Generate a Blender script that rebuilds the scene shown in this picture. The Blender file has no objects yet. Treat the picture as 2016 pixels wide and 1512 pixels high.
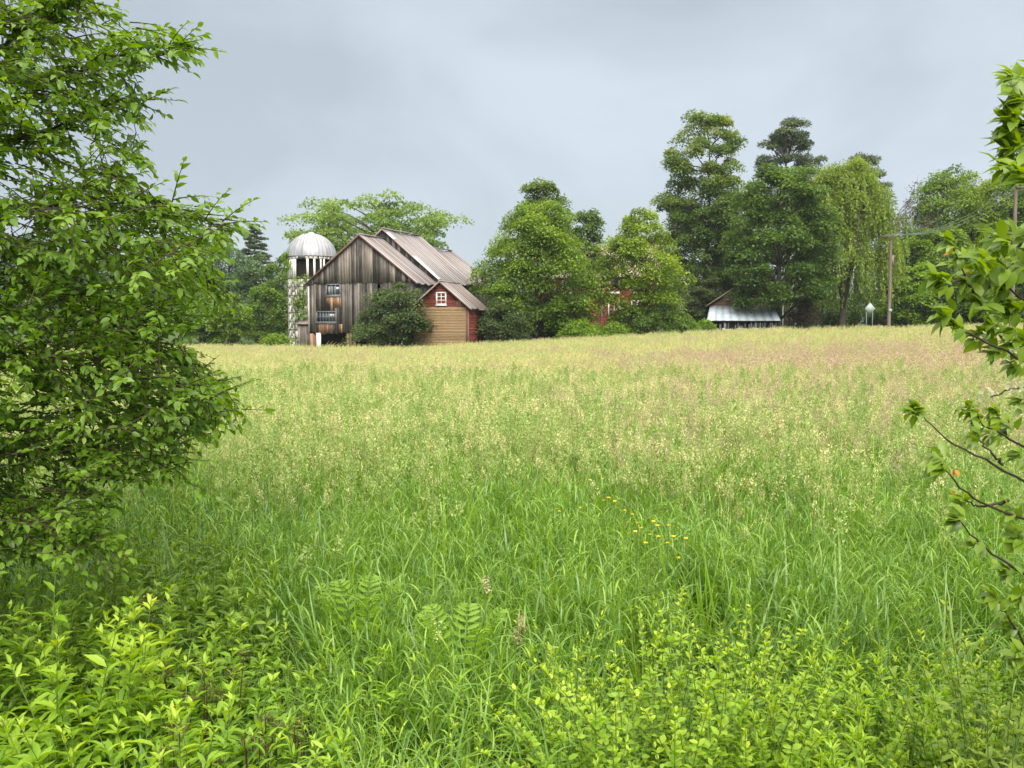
import bpy, math, random
import numpy as np
from mathutils import Vector

random.seed(7)
R = np.random.default_rng(11)
S = bpy.context.scene
COL = S.collection

# ------------------------------------------------------------------ camera
F, CX, CY, HZ, CAMZ = 1800.0, 1008.0, 756.0, 640.0, 2.2
TH = math.atan((CY - HZ) / F)
cam_d = bpy.data.cameras.new('camera')
cam = bpy.data.objects.new('camera', cam_d)
COL.objects.link(cam)
cam.location = (0, 0, CAMZ)
cam.rotation_euler = (math.pi / 2 - TH, 0, 0)
cam_d.sensor_width = 36
cam_d.lens = 36 * F / 2016
cam_d.clip_start = 0.05
cam_d.clip_end = 5000
cam_d.dof.use_dof = True
cam_d.dof.focus_distance = 22
cam_d.dof.aperture_fstop = 22
S.camera = cam

# ------------------------------------------------------------------ world, sun, exposure
SUN_EL, SUN_AZ = math.radians(42), math.radians(172)   # azimuth clockwise from +Y (the view direction)
w = bpy.data.worlds.new('World')
S.world = w
w.use_nodes = True
nt = w.node_tree
nt.nodes.clear()
def N(nt, t, **k):
    n = nt.nodes.new(t)
    for a, b in k.items():
        setattr(n, a, b)
    return n
out = N(nt, 'ShaderNodeOutputWorld'); bg = N(nt, 'ShaderNodeBackground')
bg.inputs['Strength'].default_value = 0.1
sky = N(nt, 'ShaderNodeTexSky', sky_type='NISHITA', sun_disc=False)
sky.sun_elevation = SUN_EL; sky.sun_rotation = SUN_AZ
tc = N(nt, 'ShaderNodeTexCoord')
sep = N(nt, 'ShaderNodeSeparateXYZ'); nt.links.new(tc.outputs['Generated'], sep.inputs[0])
mp = N(nt, 'ShaderNodeMapping'); mp.inputs['Scale'].default_value = (1.0, 1.0, 1.7); mp.inputs['Location'].default_value = (3.1, 0.4, 1.7)
nt.links.new(tc.outputs['Generated'], mp.inputs[0])
nz = N(nt, 'ShaderNodeTexNoise'); nz.inputs['Scale'].default_value = 3.1; nz.inputs['Detail'].default_value = 7; nz.inputs['Roughness'].default_value = 0.5; nz.inputs['Distortion'].default_value = 0.3
nt.links.new(mp.outputs[0], nz.inputs['Vector'])
def M(op, a, b=None, c=None, clamp=False):
    n = N(nt, 'ShaderNodeMath', operation=op, use_clamp=clamp)
    for i, v in enumerate((a, b, c)):
        if v is None: continue
        if isinstance(v, (int, float)): n.inputs[i].default_value = v
        else: nt.links.new(v, n.inputs[i])
    return n.outputs[0]
cf = M('MULTIPLY_ADD', nz.outputs['Fac'], 3.3, -1.25)
cf = M('MULTIPLY_ADD', sep.outputs['X'], 0.75, cf, clamp=True)
mix = N(nt, 'ShaderNodeMix', data_type='RGBA')
mix.inputs[6].default_value = (3.4, 3.9, 4.35, 1); mix.inputs[7].default_value = (4.6, 5.1, 5.65, 1)
nt.links.new(cf, mix.inputs[0])
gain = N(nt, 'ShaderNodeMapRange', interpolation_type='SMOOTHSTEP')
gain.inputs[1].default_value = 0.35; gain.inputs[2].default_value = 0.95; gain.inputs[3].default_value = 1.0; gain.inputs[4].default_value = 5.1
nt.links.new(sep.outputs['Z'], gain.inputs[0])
cg = N(nt, 'ShaderNodeCombineXYZ')      # extra brightness added overhead, out of view, to light the plants; more neutral
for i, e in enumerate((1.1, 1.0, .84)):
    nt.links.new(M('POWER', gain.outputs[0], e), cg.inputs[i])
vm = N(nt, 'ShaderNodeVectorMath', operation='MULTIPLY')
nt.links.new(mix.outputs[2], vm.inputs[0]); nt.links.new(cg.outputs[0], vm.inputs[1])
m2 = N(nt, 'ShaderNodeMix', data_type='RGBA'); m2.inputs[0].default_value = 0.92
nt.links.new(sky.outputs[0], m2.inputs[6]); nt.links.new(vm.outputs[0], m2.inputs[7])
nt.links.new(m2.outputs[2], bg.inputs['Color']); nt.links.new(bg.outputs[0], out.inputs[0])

sd = bpy.data.lights.new('sun', 'SUN'); sd.energy = 3.4; sd.angle = math.radians(38); sd.color = (1, 0.95, 0.86)
so = bpy.data.objects.new('sun', sd); COL.objects.link(so)
so.rotation_euler = (math.pi / 2 - SUN_EL, 0, -SUN_AZ + math.pi)
# direction check: a sun at azimuth A shines from (sinA, cosA, tan el)
v = Vector((math.sin(SUN_AZ) * math.cos(SUN_EL), math.cos(SUN_AZ) * math.cos(SUN_EL), math.sin(SUN_EL)))
so.rotation_euler = v.to_track_quat('Z', 'Y').to_euler()
S.view_settings.view_transform = 'Standard'; S.view_settings.look = 'None'
S.view_settings.exposure = 0.6; S.view_settings.gamma = 1
S.cycles.use_denoising = True
S.cycles.max_bounces = 8; S.cycles.diffuse_bounces = 4; S.cycles.glossy_bounces = 2
S.cycles.transmission_bounces = 4; S.cycles.transparent_max_bounces = 4; S.cycles.volume_bounces = 0
S.cycles.sample_clamp_indirect = 6
S.cycles.blur_glossy = 0.5

# ------------------------------------------------------------------ helpers
def ss(a, b, x):
    t = np.clip((np.asarray(x, float) - a) / (b - a), 0, 1)
    return t * t * (3 - 2 * t)
def ground(x, y):
    h = np.interp(x, [-60, -8, 2, 8.5, 17, 35, 80], [-.35, -.3, .12, .5, .92, 1.42, 1.8])
    return ss(12, 72, y) * h + 0.05 * np.sin(x * .31 + 1) * np.sin(y * .23) * ss(4, 14, y) * (1 - ss(60, 75, y))
def P(px, py, D):
    """world point seen at photo pixel (px,py) at distance D along the view axis"""
    u = (px - CX) / F; vv = (CY - py) / F
    y = math.cos(TH) + vv * math.sin(TH); z = -math.sin(TH) + vv * math.cos(TH)
    return np.array([u / y * D, D, CAMZ + z / y * D])

class G:
    """collects geometry, then becomes ONE mesh object"""
    def __init__(s): s.v = []; s.t = []; s.f = {3: [], 4: []}; s.n = 0
    def add(s, v, faces, tint=0.5):
        v = np.asarray(v, float).reshape(-1, 3)
        t = np.broadcast_to(np.asarray(tint, float), (len(v),))
        for f in faces:
            s.f[len(f)].append(np.asarray(f, int)[None] + s.n)
        s.v.append(v); s.t.append(t); s.n += len(v)
    def stamp(s, tv, tf, pos, X, Y, Z, sc, tint):
        """tv (k,3) template; one copy per row of pos"""
        n = len(pos)
        if n == 0: return
        sc = np.asarray(sc, float)
        if sc.ndim == 1: sc = sc[:, None] * np.ones((1, 3))
        P_ = pos[:, None, :] + (tv[None, :, 0, None] * sc[:, None, 0, None]) * X[:, None, :] \
            + (tv[None, :, 1, None] * sc[:, None, 1, None]) * Y[:, None, :] \
            + (tv[None, :, 2, None] * sc[:, None, 2, None]) * Z[:, None, :]
        k = len(tv)
        off = (np.arange(n) * k)[:, None] + s.n
        for f in tf:
            s.f[len(f)].append(off + np.asarray(f)[None, :])
        s.v.append(P_.reshape(-1, 3)); s.t.append(np.repeat(np.broadcast_to(tint, (n,)), k)); s.n += n * k
    def tube(s, pts, rad, n=5, tint=0.5):
        pts = np.asarray(pts, float); m = len(pts)
        rad = np.broadcast_to(np.asarray(rad, float), (m,))
        d = np.gradient(pts, axis=0); d /= np.linalg.norm(d, axis=1, keepdims=True) + 1e-9
        ref = np.array([0, 0, 1.]) if abs(d[0][2]) < .8 else np.array([1., 0, 0])
        X = np.cross(d, ref); X /= np.linalg.norm(X, axis=1, keepdims=True) + 1e-9
        Y = np.cross(d, X)
        a = np.arange(n) * 2 * math.pi / n
        V = pts[:, None] + rad[:, None, None] * (np.cos(a)[None, :, None] * X[:, None] + np.sin(a)[None, :, None] * Y[:, None])
        i = np.arange(m - 1)[:, None] * n; j = np.arange(n)[None]; j2 = (j + 1) % n
        q = np.stack([i + j, i + j2, i + n + j2, i + n + j], -1).reshape(-1, 4) + s.n
        s.f[4].append(q); s.v.append(V.reshape(-1, 3)); s.t.append(np.full(m * n, float(tint))); s.n += m * n
    def hexa(s, p, tint=0.5):
        """8 corners: bottom 4 counter-clockwise, top 4"""
        s.add(p, [(0, 3, 2, 1), (4, 5, 6, 7), (0, 1, 5, 4), (1, 2, 6, 5), (2, 3, 7, 6), (3, 0, 4, 7)], tint)
    def box(s, x0, x1, y0, y1, z0, z1, tint=0.5):
        s.hexa([(x0, y0, z0), (x1, y0, z0), (x1, y1, z0), (x0, y1, z0), (x0, y0, z1), (x1, y0, z1), (x1, y1, z1), (x0, y1, z1)], tint)
    def board(s, x0, x1, y0, y1, zb, z0, z1, tint=0.5):
        """vertical board whose top slopes from z0 to z1"""
        s.hexa([(x0, y0, zb), (x1, y0, zb), (x1, y1, zb), (x0, y1, zb), (x0, y0, z0), (x1, y0, z1), (x1, y1, z1), (x0, y1, z0)], tint)
    def build(s, name, mat, parent=None, smooth=False, loc=None, rz=0, link=True):
        me = bpy.data.meshes.new(name)
        V = np.concatenate(s.v).astype(np.float32)
        f3 = np.concatenate(s.f[3]) if s.f[3] else np.zeros((0, 3), int)
        f4 = np.concatenate(s.f[4]) if s.f[4] else np.zeros((0, 4), int)
        me.vertices.add(len(V)); me.vertices.foreach_set('co', V.ravel())
        nl = f3.size + f4.size
        me.loops.add(nl); me.loops.foreach_set('vertex_index', np.concatenate([f3.ravel(), f4.ravel()]).astype(np.int32))
        st = np.concatenate([np.arange(len(f3)) * 3, f3.size + np.arange(len(f4)) * 4]).astype(np.int32)
        me.polygons.add(len(st)); me.polygons.foreach_set('loop_start', st)
        if smooth: me.polygons.foreach_set('use_smooth', np.ones(len(st), bool))
        a = me.attributes.new('tint', 'FLOAT', 'POINT'); a.data.foreach_set('value', np.concatenate(s.t).astype(np.float32))
        me.update(calc_edges=True); me.validate()
        me.materials.append(mat)
        o = bpy.data.objects.new(name, me)
        if link: COL.objects.link(o)
        if parent is not None: o.parent = parent
        if loc is not None: o.location = loc
        if rz: o.rotation_euler = (0, 0, rz)
        return o

def unit(a): return a / (np.linalg.norm(a, axis=-1, keepdims=True) + 1e-9)
def rdir(n): return unit(R.normal(size=(n, 3)))
def frames(D, Nn):
    D = unit(D); X = unit(np.cross(D, Nn)); Z = np.cross(X, D); return X, D, Z
def thing(name, label, cat, loc=(0, 0, 0), rz=0, group=None):
    o = bpy.data.objects.new(name, None); COL.objects.link(o)
    o.empty_display_size = .2
    o.location = loc; o.rotation_euler = (0, 0, rz); o['label'] = label; o['category'] = cat
    if group: o['group'] = group
    return o
def tag(o, label, cat, group=None):
    o['label'] = label; o['category'] = cat
    if group: o['group'] = group
    return o

# templates
DIA_V = np.array([(0, 0, 0), (.5, .5, .08), (0, 1, -.1), (-.5, .5, .08)], float); DIA_F = [(0, 1, 2), (0, 2, 3)]
LEAF_V = np.array([(0, 0, 0), (-.34, .28, .07), (0, .3, 0), (.34, .28, .07), (-.33, .62, .02), (0, .64, -.05), (.33, .62, .02), (0, 1, -.2)], float)
LEAF_F = [(0, 2, 1), (0, 3, 2), (1, 2, 5, 4), (2, 3, 6, 5), (4, 5, 7), (5, 6, 7)]
OVAL_V = np.array([(0, 0, 0), (-.40, .22, .06), (0, .25, 0), (.40, .22, .06), (-.48, .6, .03), (0, .62, -.03), (.48, .6, .03), (-.2, .88, -.06), (.2, .88, -.06), (0, 1, -.13)], float)
OVAL_F = [(0, 2, 1), (0, 3, 2), (1, 2, 5, 4), (2, 3, 6, 5), (4, 5, 7), (5, 6, 8), (5, 8, 9), (5, 9, 7)]

# ------------------------------------------------------------------ materials
def mat_new(name):
    m = bpy.data.materials.new(name); m.use_nodes = True; m.node_tree.nodes.clear()
    return m, m.node_tree
def ramp(nt, src, stops):
    r = N(nt, 'ShaderNodeValToRGB'); e = r.color_ramp.elements
    while len(e) < len(stops): e.new(.5)
    for i, (p, c) in enumerate(stops): e[i].position = p; e[i].color = (*c, 1)
    nt.links.new(src, r.inputs[0]); return r.outputs[0]
def math_(nt, op, a, b, c=None, clamp=False):
    n = N(nt, 'ShaderNodeMath', operation=op, use_clamp=clamp)
    for i, v in enumerate((a, b, c)):
        if v is None: continue
        if isinstance(v, (int, float)): n.inputs[i].default_value = v
        else: nt.links.new(v, n.inputs[i])
    return n.outputs[0]
def leafmat(name, c0, c1, c2, rough=.45, tr=.42, spec=.4, inst=False, patch=0.0, pscale=.25):
    m, nt = mat_new(name)
    at = N(nt, 'ShaderNodeAttribute', attribute_name='tint')
    f = at.outputs['Fac']
    if inst:
        oi = N(nt, 'ShaderNodeObjectInfo')
        f = math_(nt, 'MULTIPLY_ADD', oi.outputs['Random'], .35, math_(nt, 'ADD', f, -.17))
    if patch:
        ge = N(nt, 'ShaderNodeNewGeometry')
        no = N(nt, 'ShaderNodeTexNoise'); no.inputs['Scale'].default_value = pscale; no.inputs['Detail'].default_value = 3
        nt.links.new(ge.outputs['Position'], no.inputs['Vector'])
        f = math_(nt, 'MULTIPLY_ADD', no.outputs['Fac'], patch * 2, math_(nt, 'ADD', f, -patch))
    c = ramp(nt, f, [(0, c0), (.5, c1), (1, c2)])
    p = N(nt, 'ShaderNodeBsdfPrincipled'); p.inputs['Roughness'].default_value = rough; p.inputs['Specular IOR Level'].default_value = spec
    nt.links.new(c, p.inputs['Base Color'])
    t = N(nt, 'ShaderNodeBsdfTranslucent')
    hs = N(nt, 'ShaderNodeHueSaturation'); hs.inputs['Saturation'].default_value = 1.12; hs.inputs['Value'].default_value = 1.35; hs.inputs['Hue'].default_value = .49
    nt.links.new(c, hs.inputs['Color']); nt.links.new(hs.outputs[0], t.inputs[0])
    mx = N(nt, 'ShaderNodeMixShader'); mx.inputs[0].default_value = tr
    nt.links.new(p.outputs[0], mx.inputs[1]); nt.links.new(t.outputs[0], mx.inputs[2])
    o = N(nt, 'ShaderNodeOutputMaterial'); nt.links.new(mx.outputs[0], o.inputs[0])
    return m
def surfmat(name, stops, rough=.8, scale=(6, 6, .6), amt=.5, metal=0., spec=.3, bump=.0, detail=6, nscale=1.0, patch=0., pscale=.6):
    """tint + stretched object-space noise -> colour ramp"""
    m, nt = mat_new(name)
    at = N(nt, 'ShaderNodeAttribute', attribute_name='tint')
    tc = N(nt, 'ShaderNodeTexCoord'); mp = N(nt, 'ShaderNodeMapping'); mp.inputs['Scale'].default_value = scale
    nt.links.new(tc.outputs['Object'], mp.inputs[0])
    no = N(nt, 'ShaderNodeTexNoise'); no.inputs['Scale'].default_value = nscale; no.inputs['Detail'].default_value = detail; no.inputs['Roughness'].default_value = .65
    nt.links.new(mp.outputs[0], no.inputs['Vector'])
    f = math_(nt, 'MULTIPLY_ADD', no.outputs['Fac'], amt * 2, math_(nt, 'ADD', at.outputs['Fac'], -amt))
    if patch:
        n2 = N(nt, 'ShaderNodeTexNoise'); n2.inputs['Scale'].default_value = pscale; n2.inputs['Detail'].default_value = 4
        nt.links.new(tc.outputs['Object'], n2.inputs['Vector'])
        f = math_(nt, 'MULTIPLY_ADD', n2.outputs['Fac'], patch * 2, math_(nt, 'ADD', f, -patch))
    c = ramp(nt, f, stops)
    p = N(nt, 'ShaderNodeBsdfPrincipled'); p.inputs['Roughness'].default_value = rough; p.inputs['Metallic'].default_value = metal; p.inputs['Specular IOR Level'].default_value = spec
    nt.links.new(c, p.inputs['Base Color'])
    if bump:
        b = N(nt, 'ShaderNodeBump'); b.inputs['Strength'].default_value = bump; b.inputs['Distance'].default_value = .03
        nt.links.new(no.outputs['Fac'], b.inputs['Height']); nt.links.new(b.outputs[0], p.inputs['Normal'])
    o = N(nt, 'ShaderNodeOutputMaterial'); nt.links.new(p.outputs[0], o.inputs[0])
    return m

M_ = {}
M_['bark'] = surfmat('bark', [(0, (.03, .025, .02)), (.5, (.08, .065, .05)), (1, (.17, .15, .12))], scale=(8, 8, 2), bump=.5)
M_['twig'] = surfmat('twig', [(0, (.03, .02, .014)), (.5, (.07, .05, .035)), (1, (.14, .11, .08))], scale=(20, 20, 20), amt=.3)
M_['stem'] = leafmat('stem', (.08, .13, .03), (.13, .2, .05), (.2, .24, .08), tr=.1)
# tree leaf colours
def lm(n, a, b, c, **k): M_[n] = leafmat(n, a, b, c, **k)
lm('maple', (.065, .115, .014), (.15, .25, .026), (.27, .37, .045))
lm('maple_bright', (.1, .16, .014), (.21, .31, .026), (.32, .42, .045))
lm('maple_dark', (.045, .09, .018), (.095, .17, .028), (.18, .27, .05))
lm('tall', (.055, .1, .02), (.115, .19, .035), (.27, .32, .07))
lm('locust', (.08, .14, .03), (.17, .27, .05), (.3, .4, .09))
lm('willow', (.1, .16, .02), (.2, .28, .04), (.31, .39, .07))
lm('pine', (.045, .075, .035), (.1, .14, .06), (.18, .22, .1), tr=.15)
lm('lilac', (.04, .07, .022), (.085, .13, .04), (.15, .2, .06))
lm('forest', (.06, .115, .018), (.14, .24, .032), (.24, .35, .055))
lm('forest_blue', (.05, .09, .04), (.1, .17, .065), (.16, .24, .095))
lm('hedge', (.08, .16, .016), (.18, .3, .028), (.29, .42, .05))
lm('reddish', (.06, .04, .03), (.12, .085, .06), (.2, .16, .1))
lm('leftleaf', (.07, .135, .014), (.16, .285, .028), (.31, .45, .045), rough=.42, spec=.45)
lm('rightleaf', (.07, .13, .012), (.17, .27, .022), (.3, .4, .045), rough=.38, spec=.5, tr=.42)
lm('orange', (.3, .1, .02), (.5, .2, .03), (.55, .35, .06))
lm('flower', (.5, .5, .3), (.62, .6, .4), (.72, .7, .5))
lm('yellow', (.6, .45, .02), (.75, .58, .03), (.8, .65, .05))
lm('shoot', (.1, .2, .016), (.22, .38, .028), (.46, .58, .05), rough=.42, spec=.45, patch=.12, pscale=1.1)
lm('smallleaf', (.1, .19, .016), (.24, .4, .03), (.48, .6, .05), rough=.42, spec=.45)
lm('fern', (.13, .24, .02), (.2, .35, .03), (.3, .46, .05))
lm('goldenrod', (.12, .24, .02), (.24, .42, .035), (.4, .56, .05))
lm('dry', (.25, .17, .1), (.4, .29, .18), (.52, .42, .28))
lm('brownseed', (.06, .03, .02), (.11, .06, .035), (.17, .1, .06))
lm('grass', (.09, .19, .02), (.185, .335, .032), (.34, .49, .065), inst=True, patch=.25, rough=.36, spec=.6, tr=.35)
lm('grass_blue', (.085, .18, .035), (.165, .315, .055), (.3, .45, .12), inst=True, patch=.2, rough=.34, spec=.6)
lm('field', (.24, .31, .03), (.43, .45, .06), (.56, .54, .12), inst=True, patch=.2, pscale=.12)
lm('straw', (.38, .38, .13), (.57, .55, .24), (.7, .65, .34), inst=True, tr=.25)
lm('greenseed', (.22, .32, .08), (.38, .47, .15), (.54, .58, .26), inst=True, tr=.25)
lm('pinkseed', (.36, .25, .16), (.5, .38, .26), (.62, .51, .36), inst=True, tr=.25)

# ------------------------------------------------------------------ ground
def grid(xs, ys, zf):
    X, Y = np.meshgrid(xs, ys); Z = zf(X, Y)
    V = np.stack([X, Y, Z], -1).reshape(-1, 3); nx = len(xs)
    i = np.arange(len(ys) - 1)[:, None] * nx; j = np.arange(nx - 1)[None]
    q = np.stack([i + j, i + j + 1, i + nx + j + 1, i + nx + j], -1).reshape(-1, 4)
    return V, q
g_ = G()
xs = np.concatenate([np.linspace(-1500, -120, 12), np.linspace(-100, 100, 81), np.linspace(120, 1500, 12)])
ys = np.concatenate([np.linspace(-60, -5, 8), np.linspace(-3, 140, 100), np.linspace(160, 1800, 16)])
V, q = grid(xs, ys, ground)
g_.v.append(V); g_.t.append(np.full(len(V), .5)); g_.f[4].append(q); g_.n = len(V)
M_['soil'] = surfmat('soil', [(0, (.02, .03, .01)), (.45, (.045, .075, .018)), (1, (.1, .12, .04))], scale=(1.3, 1.3, 1.3), amt=.6, rough=.95, spec=.1, bump=.4)
go = g_.build('ground', M_['soil'], smooth=True); go['kind'] = 'structure'
# far misty ridge
g_ = G()
xs = np.linspace(-420, 700, 90); ys = np.linspace(560, 760, 12)
def ridge(x, y):
    e = np.sin((y - 560) / 200 * math.pi)
    h = 38 + 9 * np.sin(x * .011 + 2) + 5 * np.sin(x * .037) + 2 * np.sin(x * .11)
    return -2 + h * e
V, q = grid(xs, ys, ridge); g_.v.append(V); g_.t.append(np.full(len(V), .5)); g_.f[4].append(q); g_.n = len(V)
M_['ridge'] = surfmat('ridge_woods', [(0, (.02, .035, .02)), (.5, (.035, .06, .03)), (1, (.06, .09, .05))], scale=(.2, .2, .2), amt=.6, rough=1)
go = g_.build('hills', M_['ridge'], smooth=True); go['kind'] = 'structure'
# road and lawn strip at the right
g_ = G()
def strip(name, pts, width, dz, mat):
    g = G(); pts = np.array(pts, float); d = np.gradient(pts, axis=0); nrm = unit(np.stack([-d[:, 1], d[:, 0]], -1))
    n = 5
    rows = []
    for k in range(n):
        q = pts + nrm * (k / (n - 1) - .5) * width
        rows.append(np.stack([q[:, 0], q[:, 1], ground(q[:, 0], q[:, 1]) + dz], -1))
    V = np.stack(rows, 1).reshape(-1, 3)
    fs = [(i * n + j, i * n + j + 1, (i + 1) * n + j + 1, (i + 1) * n + j) for i in range(len(pts) - 1) for j in range(n - 1)]
    g.add(V, fs, .5); o = g.build(name, mat, smooth=True); o['kind'] = 'structure'; return o
M_['asphalt'] = surfmat('asphalt', [(0, (.12, .12, .12)), (.5, (.2, .2, .2)), (1, (.3, .3, .3))], scale=(3, 3, 3), amt=.4, rough=.8)
t = np.linspace(0, 1, 24)
strip('road', np.stack([27 + 40 * t ** 1.4, 96 - 52 * t], -1), 6.0, .03, M_['asphalt'])

# ------------------------------------------------------------------ trees
PROF = {
 'round': [.55, .88, 1, .98, .85, .6, .22], 'maple': [.72, .97, 1, .9, .76, .56, .3], 'tall': [.8, .97, 1, .93, .9, .8, .72, .5],
 'pine': [.8, 1, .95, .9, .8, .65, .45], 'full': [.8, .97, 1, .96, .86, .7, .36], 'cone': [1, .85, .7, .55, .4, .22, .06], 'flat': [.55, .95, 1, .97, .8, .45], 'bush': [.9, 1, .98, .88, .66, .3], 'column': [.6, .9, 1, .97, .92, .85, .75, .5]}
def leaf_clumps(g, cen, rc, nl, size, flat=.6, droop=.25, tint=None, asp=.7, up=.9):
    """cen (k,3): foliage clumps made of leaf-sized faces"""
    k = len(cen); rc = np.broadcast_to(rc, (k,))
    if tint is None: tint = np.clip(R.normal(.45, .17, k), .05, .95)
    idx = np.repeat(np.arange(k), nl)
    d = rdir(len(idx)); rr = R.random(len(idx)) ** .35
    d[:, 2] = np.where(d[:, 2] < -.3, -d[:, 2] * .8, d[:, 2])
    off = d * rr[:, None] * rc[idx][:, None]; off[:, 2] *= flat
    off[:, 2] -= droop * (off[:, 0] ** 2 + off[:, 1] ** 2) / rc[idx]
    pos = cen[idx] + off
    nrm = unit(d * .6 + np.array([0, 0, up]) + R.normal(size=d.shape) * .32)
    X, Y, Z = frames(unit(d * np.array([1, 1, .2]) + R.normal(size=d.shape) * .5 + np.array([0, 0, -.2])), nrm)
    sz = size * R.uniform(.65, 1.3, len(idx))
    g.stamp(DIA_V, DIA_F, pos, X, Y, Z, np.stack([sz * asp, sz, sz], -1), np.clip(tint[idx] + R.normal(0, .1, len(idx)), 0, 1))
def limb(g, a, b, r0, r1, n=5, wob=.06, sag=.0, sides=5, tint=.5):
    t = np.linspace(0, 1, n)[:, None]; L = np.linalg.norm(b - a)
    p = a + (b - a) * t + np.sin(t * math.pi) * (R.normal(size=(1, 3)) * wob * L + np.array([0, 0, sag * L]))
    g.tube(p, r0 + (r1 - r0) * t[:, 0], sides, tint); return p
def tree(name, label, cat, cx, top, bot, hw, D, prof='round', mat='maple', lai=3.2, leaf=.27, nc=None, flat=.75, trunk=.22, rcf=.2, surf=.5, group=None, asymm=.0, multi=1, ztrunk=None, tbias=.0, droop=.25, tin=None, asp=.7):
    x = (cx - CX) / F * D; gz = float(ground(x, D))
    z1 = P(cx, top, D)[2] - gz; z0 = max(P(cx, bot, D)[2] - gz, .1); Rr = hw / F * D * .94; H = z1 - z0
    th = thing(name, label, cat, (x, D, gz), 0, group)
    pr = PROF[prof]
    area = 2 * Rr * H * float(np.mean(pr))
    if nc is None: nc = int(np.clip(area * 1.9, 80, 260))
    rc = rcf * Rr * 1.45
    leaf = leaf * .86; la = leaf * leaf * .7 * .5 * .55
    nl = int(lai * area / la / nc * 1.7)
    tt = R.random(nc * 4); rt = np.interp(tt, np.linspace(0, 1, len(pr)), pr)
    keep = R.random(nc * 4) < rt; tt = tt[keep][:nc]; rt = rt[keep][:nc]; k = len(tt)
    a = np.arange(k) * 2.39996 + R.normal(0, .4, k)
    f = surf + (1 - surf) * R.random(k) ** .6
    f *= 1 - .22 * rc / Rr
    lump = 1 + .13 * np.sin(a * 2 + tt * 5 + cx) + .1 * np.sin(a * 3 - tt * 9 + cx * .7) + R.normal(0, .05, k)
    rad = Rr * rt * f * lump
    cen = np.stack([rad * np.cos(a) + asymm * Rr * tt, rad * np.sin(a), z0 + H * tt * (1 - .35 * rc / max(H, .1)) + R.normal(0, .02, k) * H], -1)
    rcs = rc * R.uniform(.65, 1.35, k) * np.clip(.55 + rt * .5, .5, 1)
    gc = G(); gt = G()
    t0 = np.clip(R.normal(.45, .17, k) + tbias * (tt - .5), .03, .97)
    leaf_clumps(gc, cen, rcs, int(nl * (.7 / asp) ** .5), leaf, flat, droop, t0, asp=asp)
    for m in range(multi):
        b0 = np.array([R.normal(0, .25) * (multi > 1), R.normal(0, .25) * (multi > 1), -.25])
        tp = np.array([R.normal(0, .12) * Rr + asymm * Rr * .6, 0, z0 + H * (ztrunk or .82)])
        if multi > 1: tp[:2] = b0[:2] * 3 + R.normal(0, .25, 2) * Rr
        path = limb(gt, b0, tp, trunk / multi ** .4, trunk * .15, 9, .02, sides=7)
        sel = np.arange(k)[m::multi]
        for i in sel[:70]:
            c = cen[i]; hz = max(.35, c[2] - .55 * np.linalg.norm(c[:2] - path[0][:2]) - .3)
            j = int(np.argmin(np.abs(path[:, 2] - hz)))
            limb(gt, path[j], c, trunk * .26, trunk * .06, 5, .05, .05, 4)
    gt.build('trunk', M_['bark'], th)
    gc.build('crown', M_[mat], th)
    return th

def pine(name, label, cx, top, bot, hw, D, nb=46, flatness=.2, mat='pine', conic=False, cat='pine tree', lean=0.):
    x = (cx - CX) / F * D; gz = float(ground(x, D)); z1 = P(cx, top, D)[2] - gz; z0 = P(cx, bot, D)[2] - gz; Rr = hw / F * D
    th = thing(name, label, cat, (x, D, gz)); gt = G(); gc = G()
    H = z1 - z0
    p = limb(gt, np.array([0, 0, -.3]), np.array([lean, 0, z1 - .3]), .34, .05, 10, .015, sides=7)
    for i in range(nb):
        t = (i + R.random()) / nb; z = z0 + H * t
        if conic: L = Rr * (1 - t) ** .8 * R.uniform(.75, 1.1) + .25
        else: L = Rr * np.interp(t, [0, .25, .55, .8, 1], [.7, .95, 1., .8, .4]) * R.uniform(.35, 1.1)
        a = i * 2.4 + R.normal(0, .3); d = np.array([math.cos(a), math.sin(a), 0])
        tip = np.array([lean * z / z1, 0, z]) + d * L + np.array([0, 0, (.1 if not conic else -.18) * L])
        b0 = np.array([lean * z / z1, 0, z - (.12 if not conic else -.05) * L])
        pp = limb(gt, b0, tip, .09 * (1 - .6 * t), .015, 6, .05, -.02, 4)
        m = 12 if not conic else 8
        s = R.uniform(.4, 1.0, m) ** .8
        cen = b0 + (tip - b0) * s[:, None] + R.normal(size=(m, 3)) * np.array([.17, .17, .07 if not conic else .035]) * L
        k = len(cen); nl = 46
        idx = np.repeat(np.arange(k), nl); dd = rdir(k * nl); dd[:, 2] = np.abs(dd[:, 2]) * .7
        rc = .15 * Rr * (1 if not conic else .9)
        pos = cen[idx] + dd * (R.random(k * nl) ** .6)[:, None] * rc * np.array([1, 1, flatness * 2])
        X, Y, Z = frames(unit(dd + np.array([0, 0, .35])), rdir(k * nl))
        sz = R.uniform(.25, .45, k * nl)
        gc.stamp(DIA_V, DIA_F, pos, X, Y, Z, np.stack([sz * .3, sz, sz * .3], -1), np.clip(R.normal(.45, .1) + R.normal(0, .12, k * nl), 0, 1))
    gt.build('trunk', M_['bark'], th); gc.build('crown', M_[mat], th)
    return th

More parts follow.
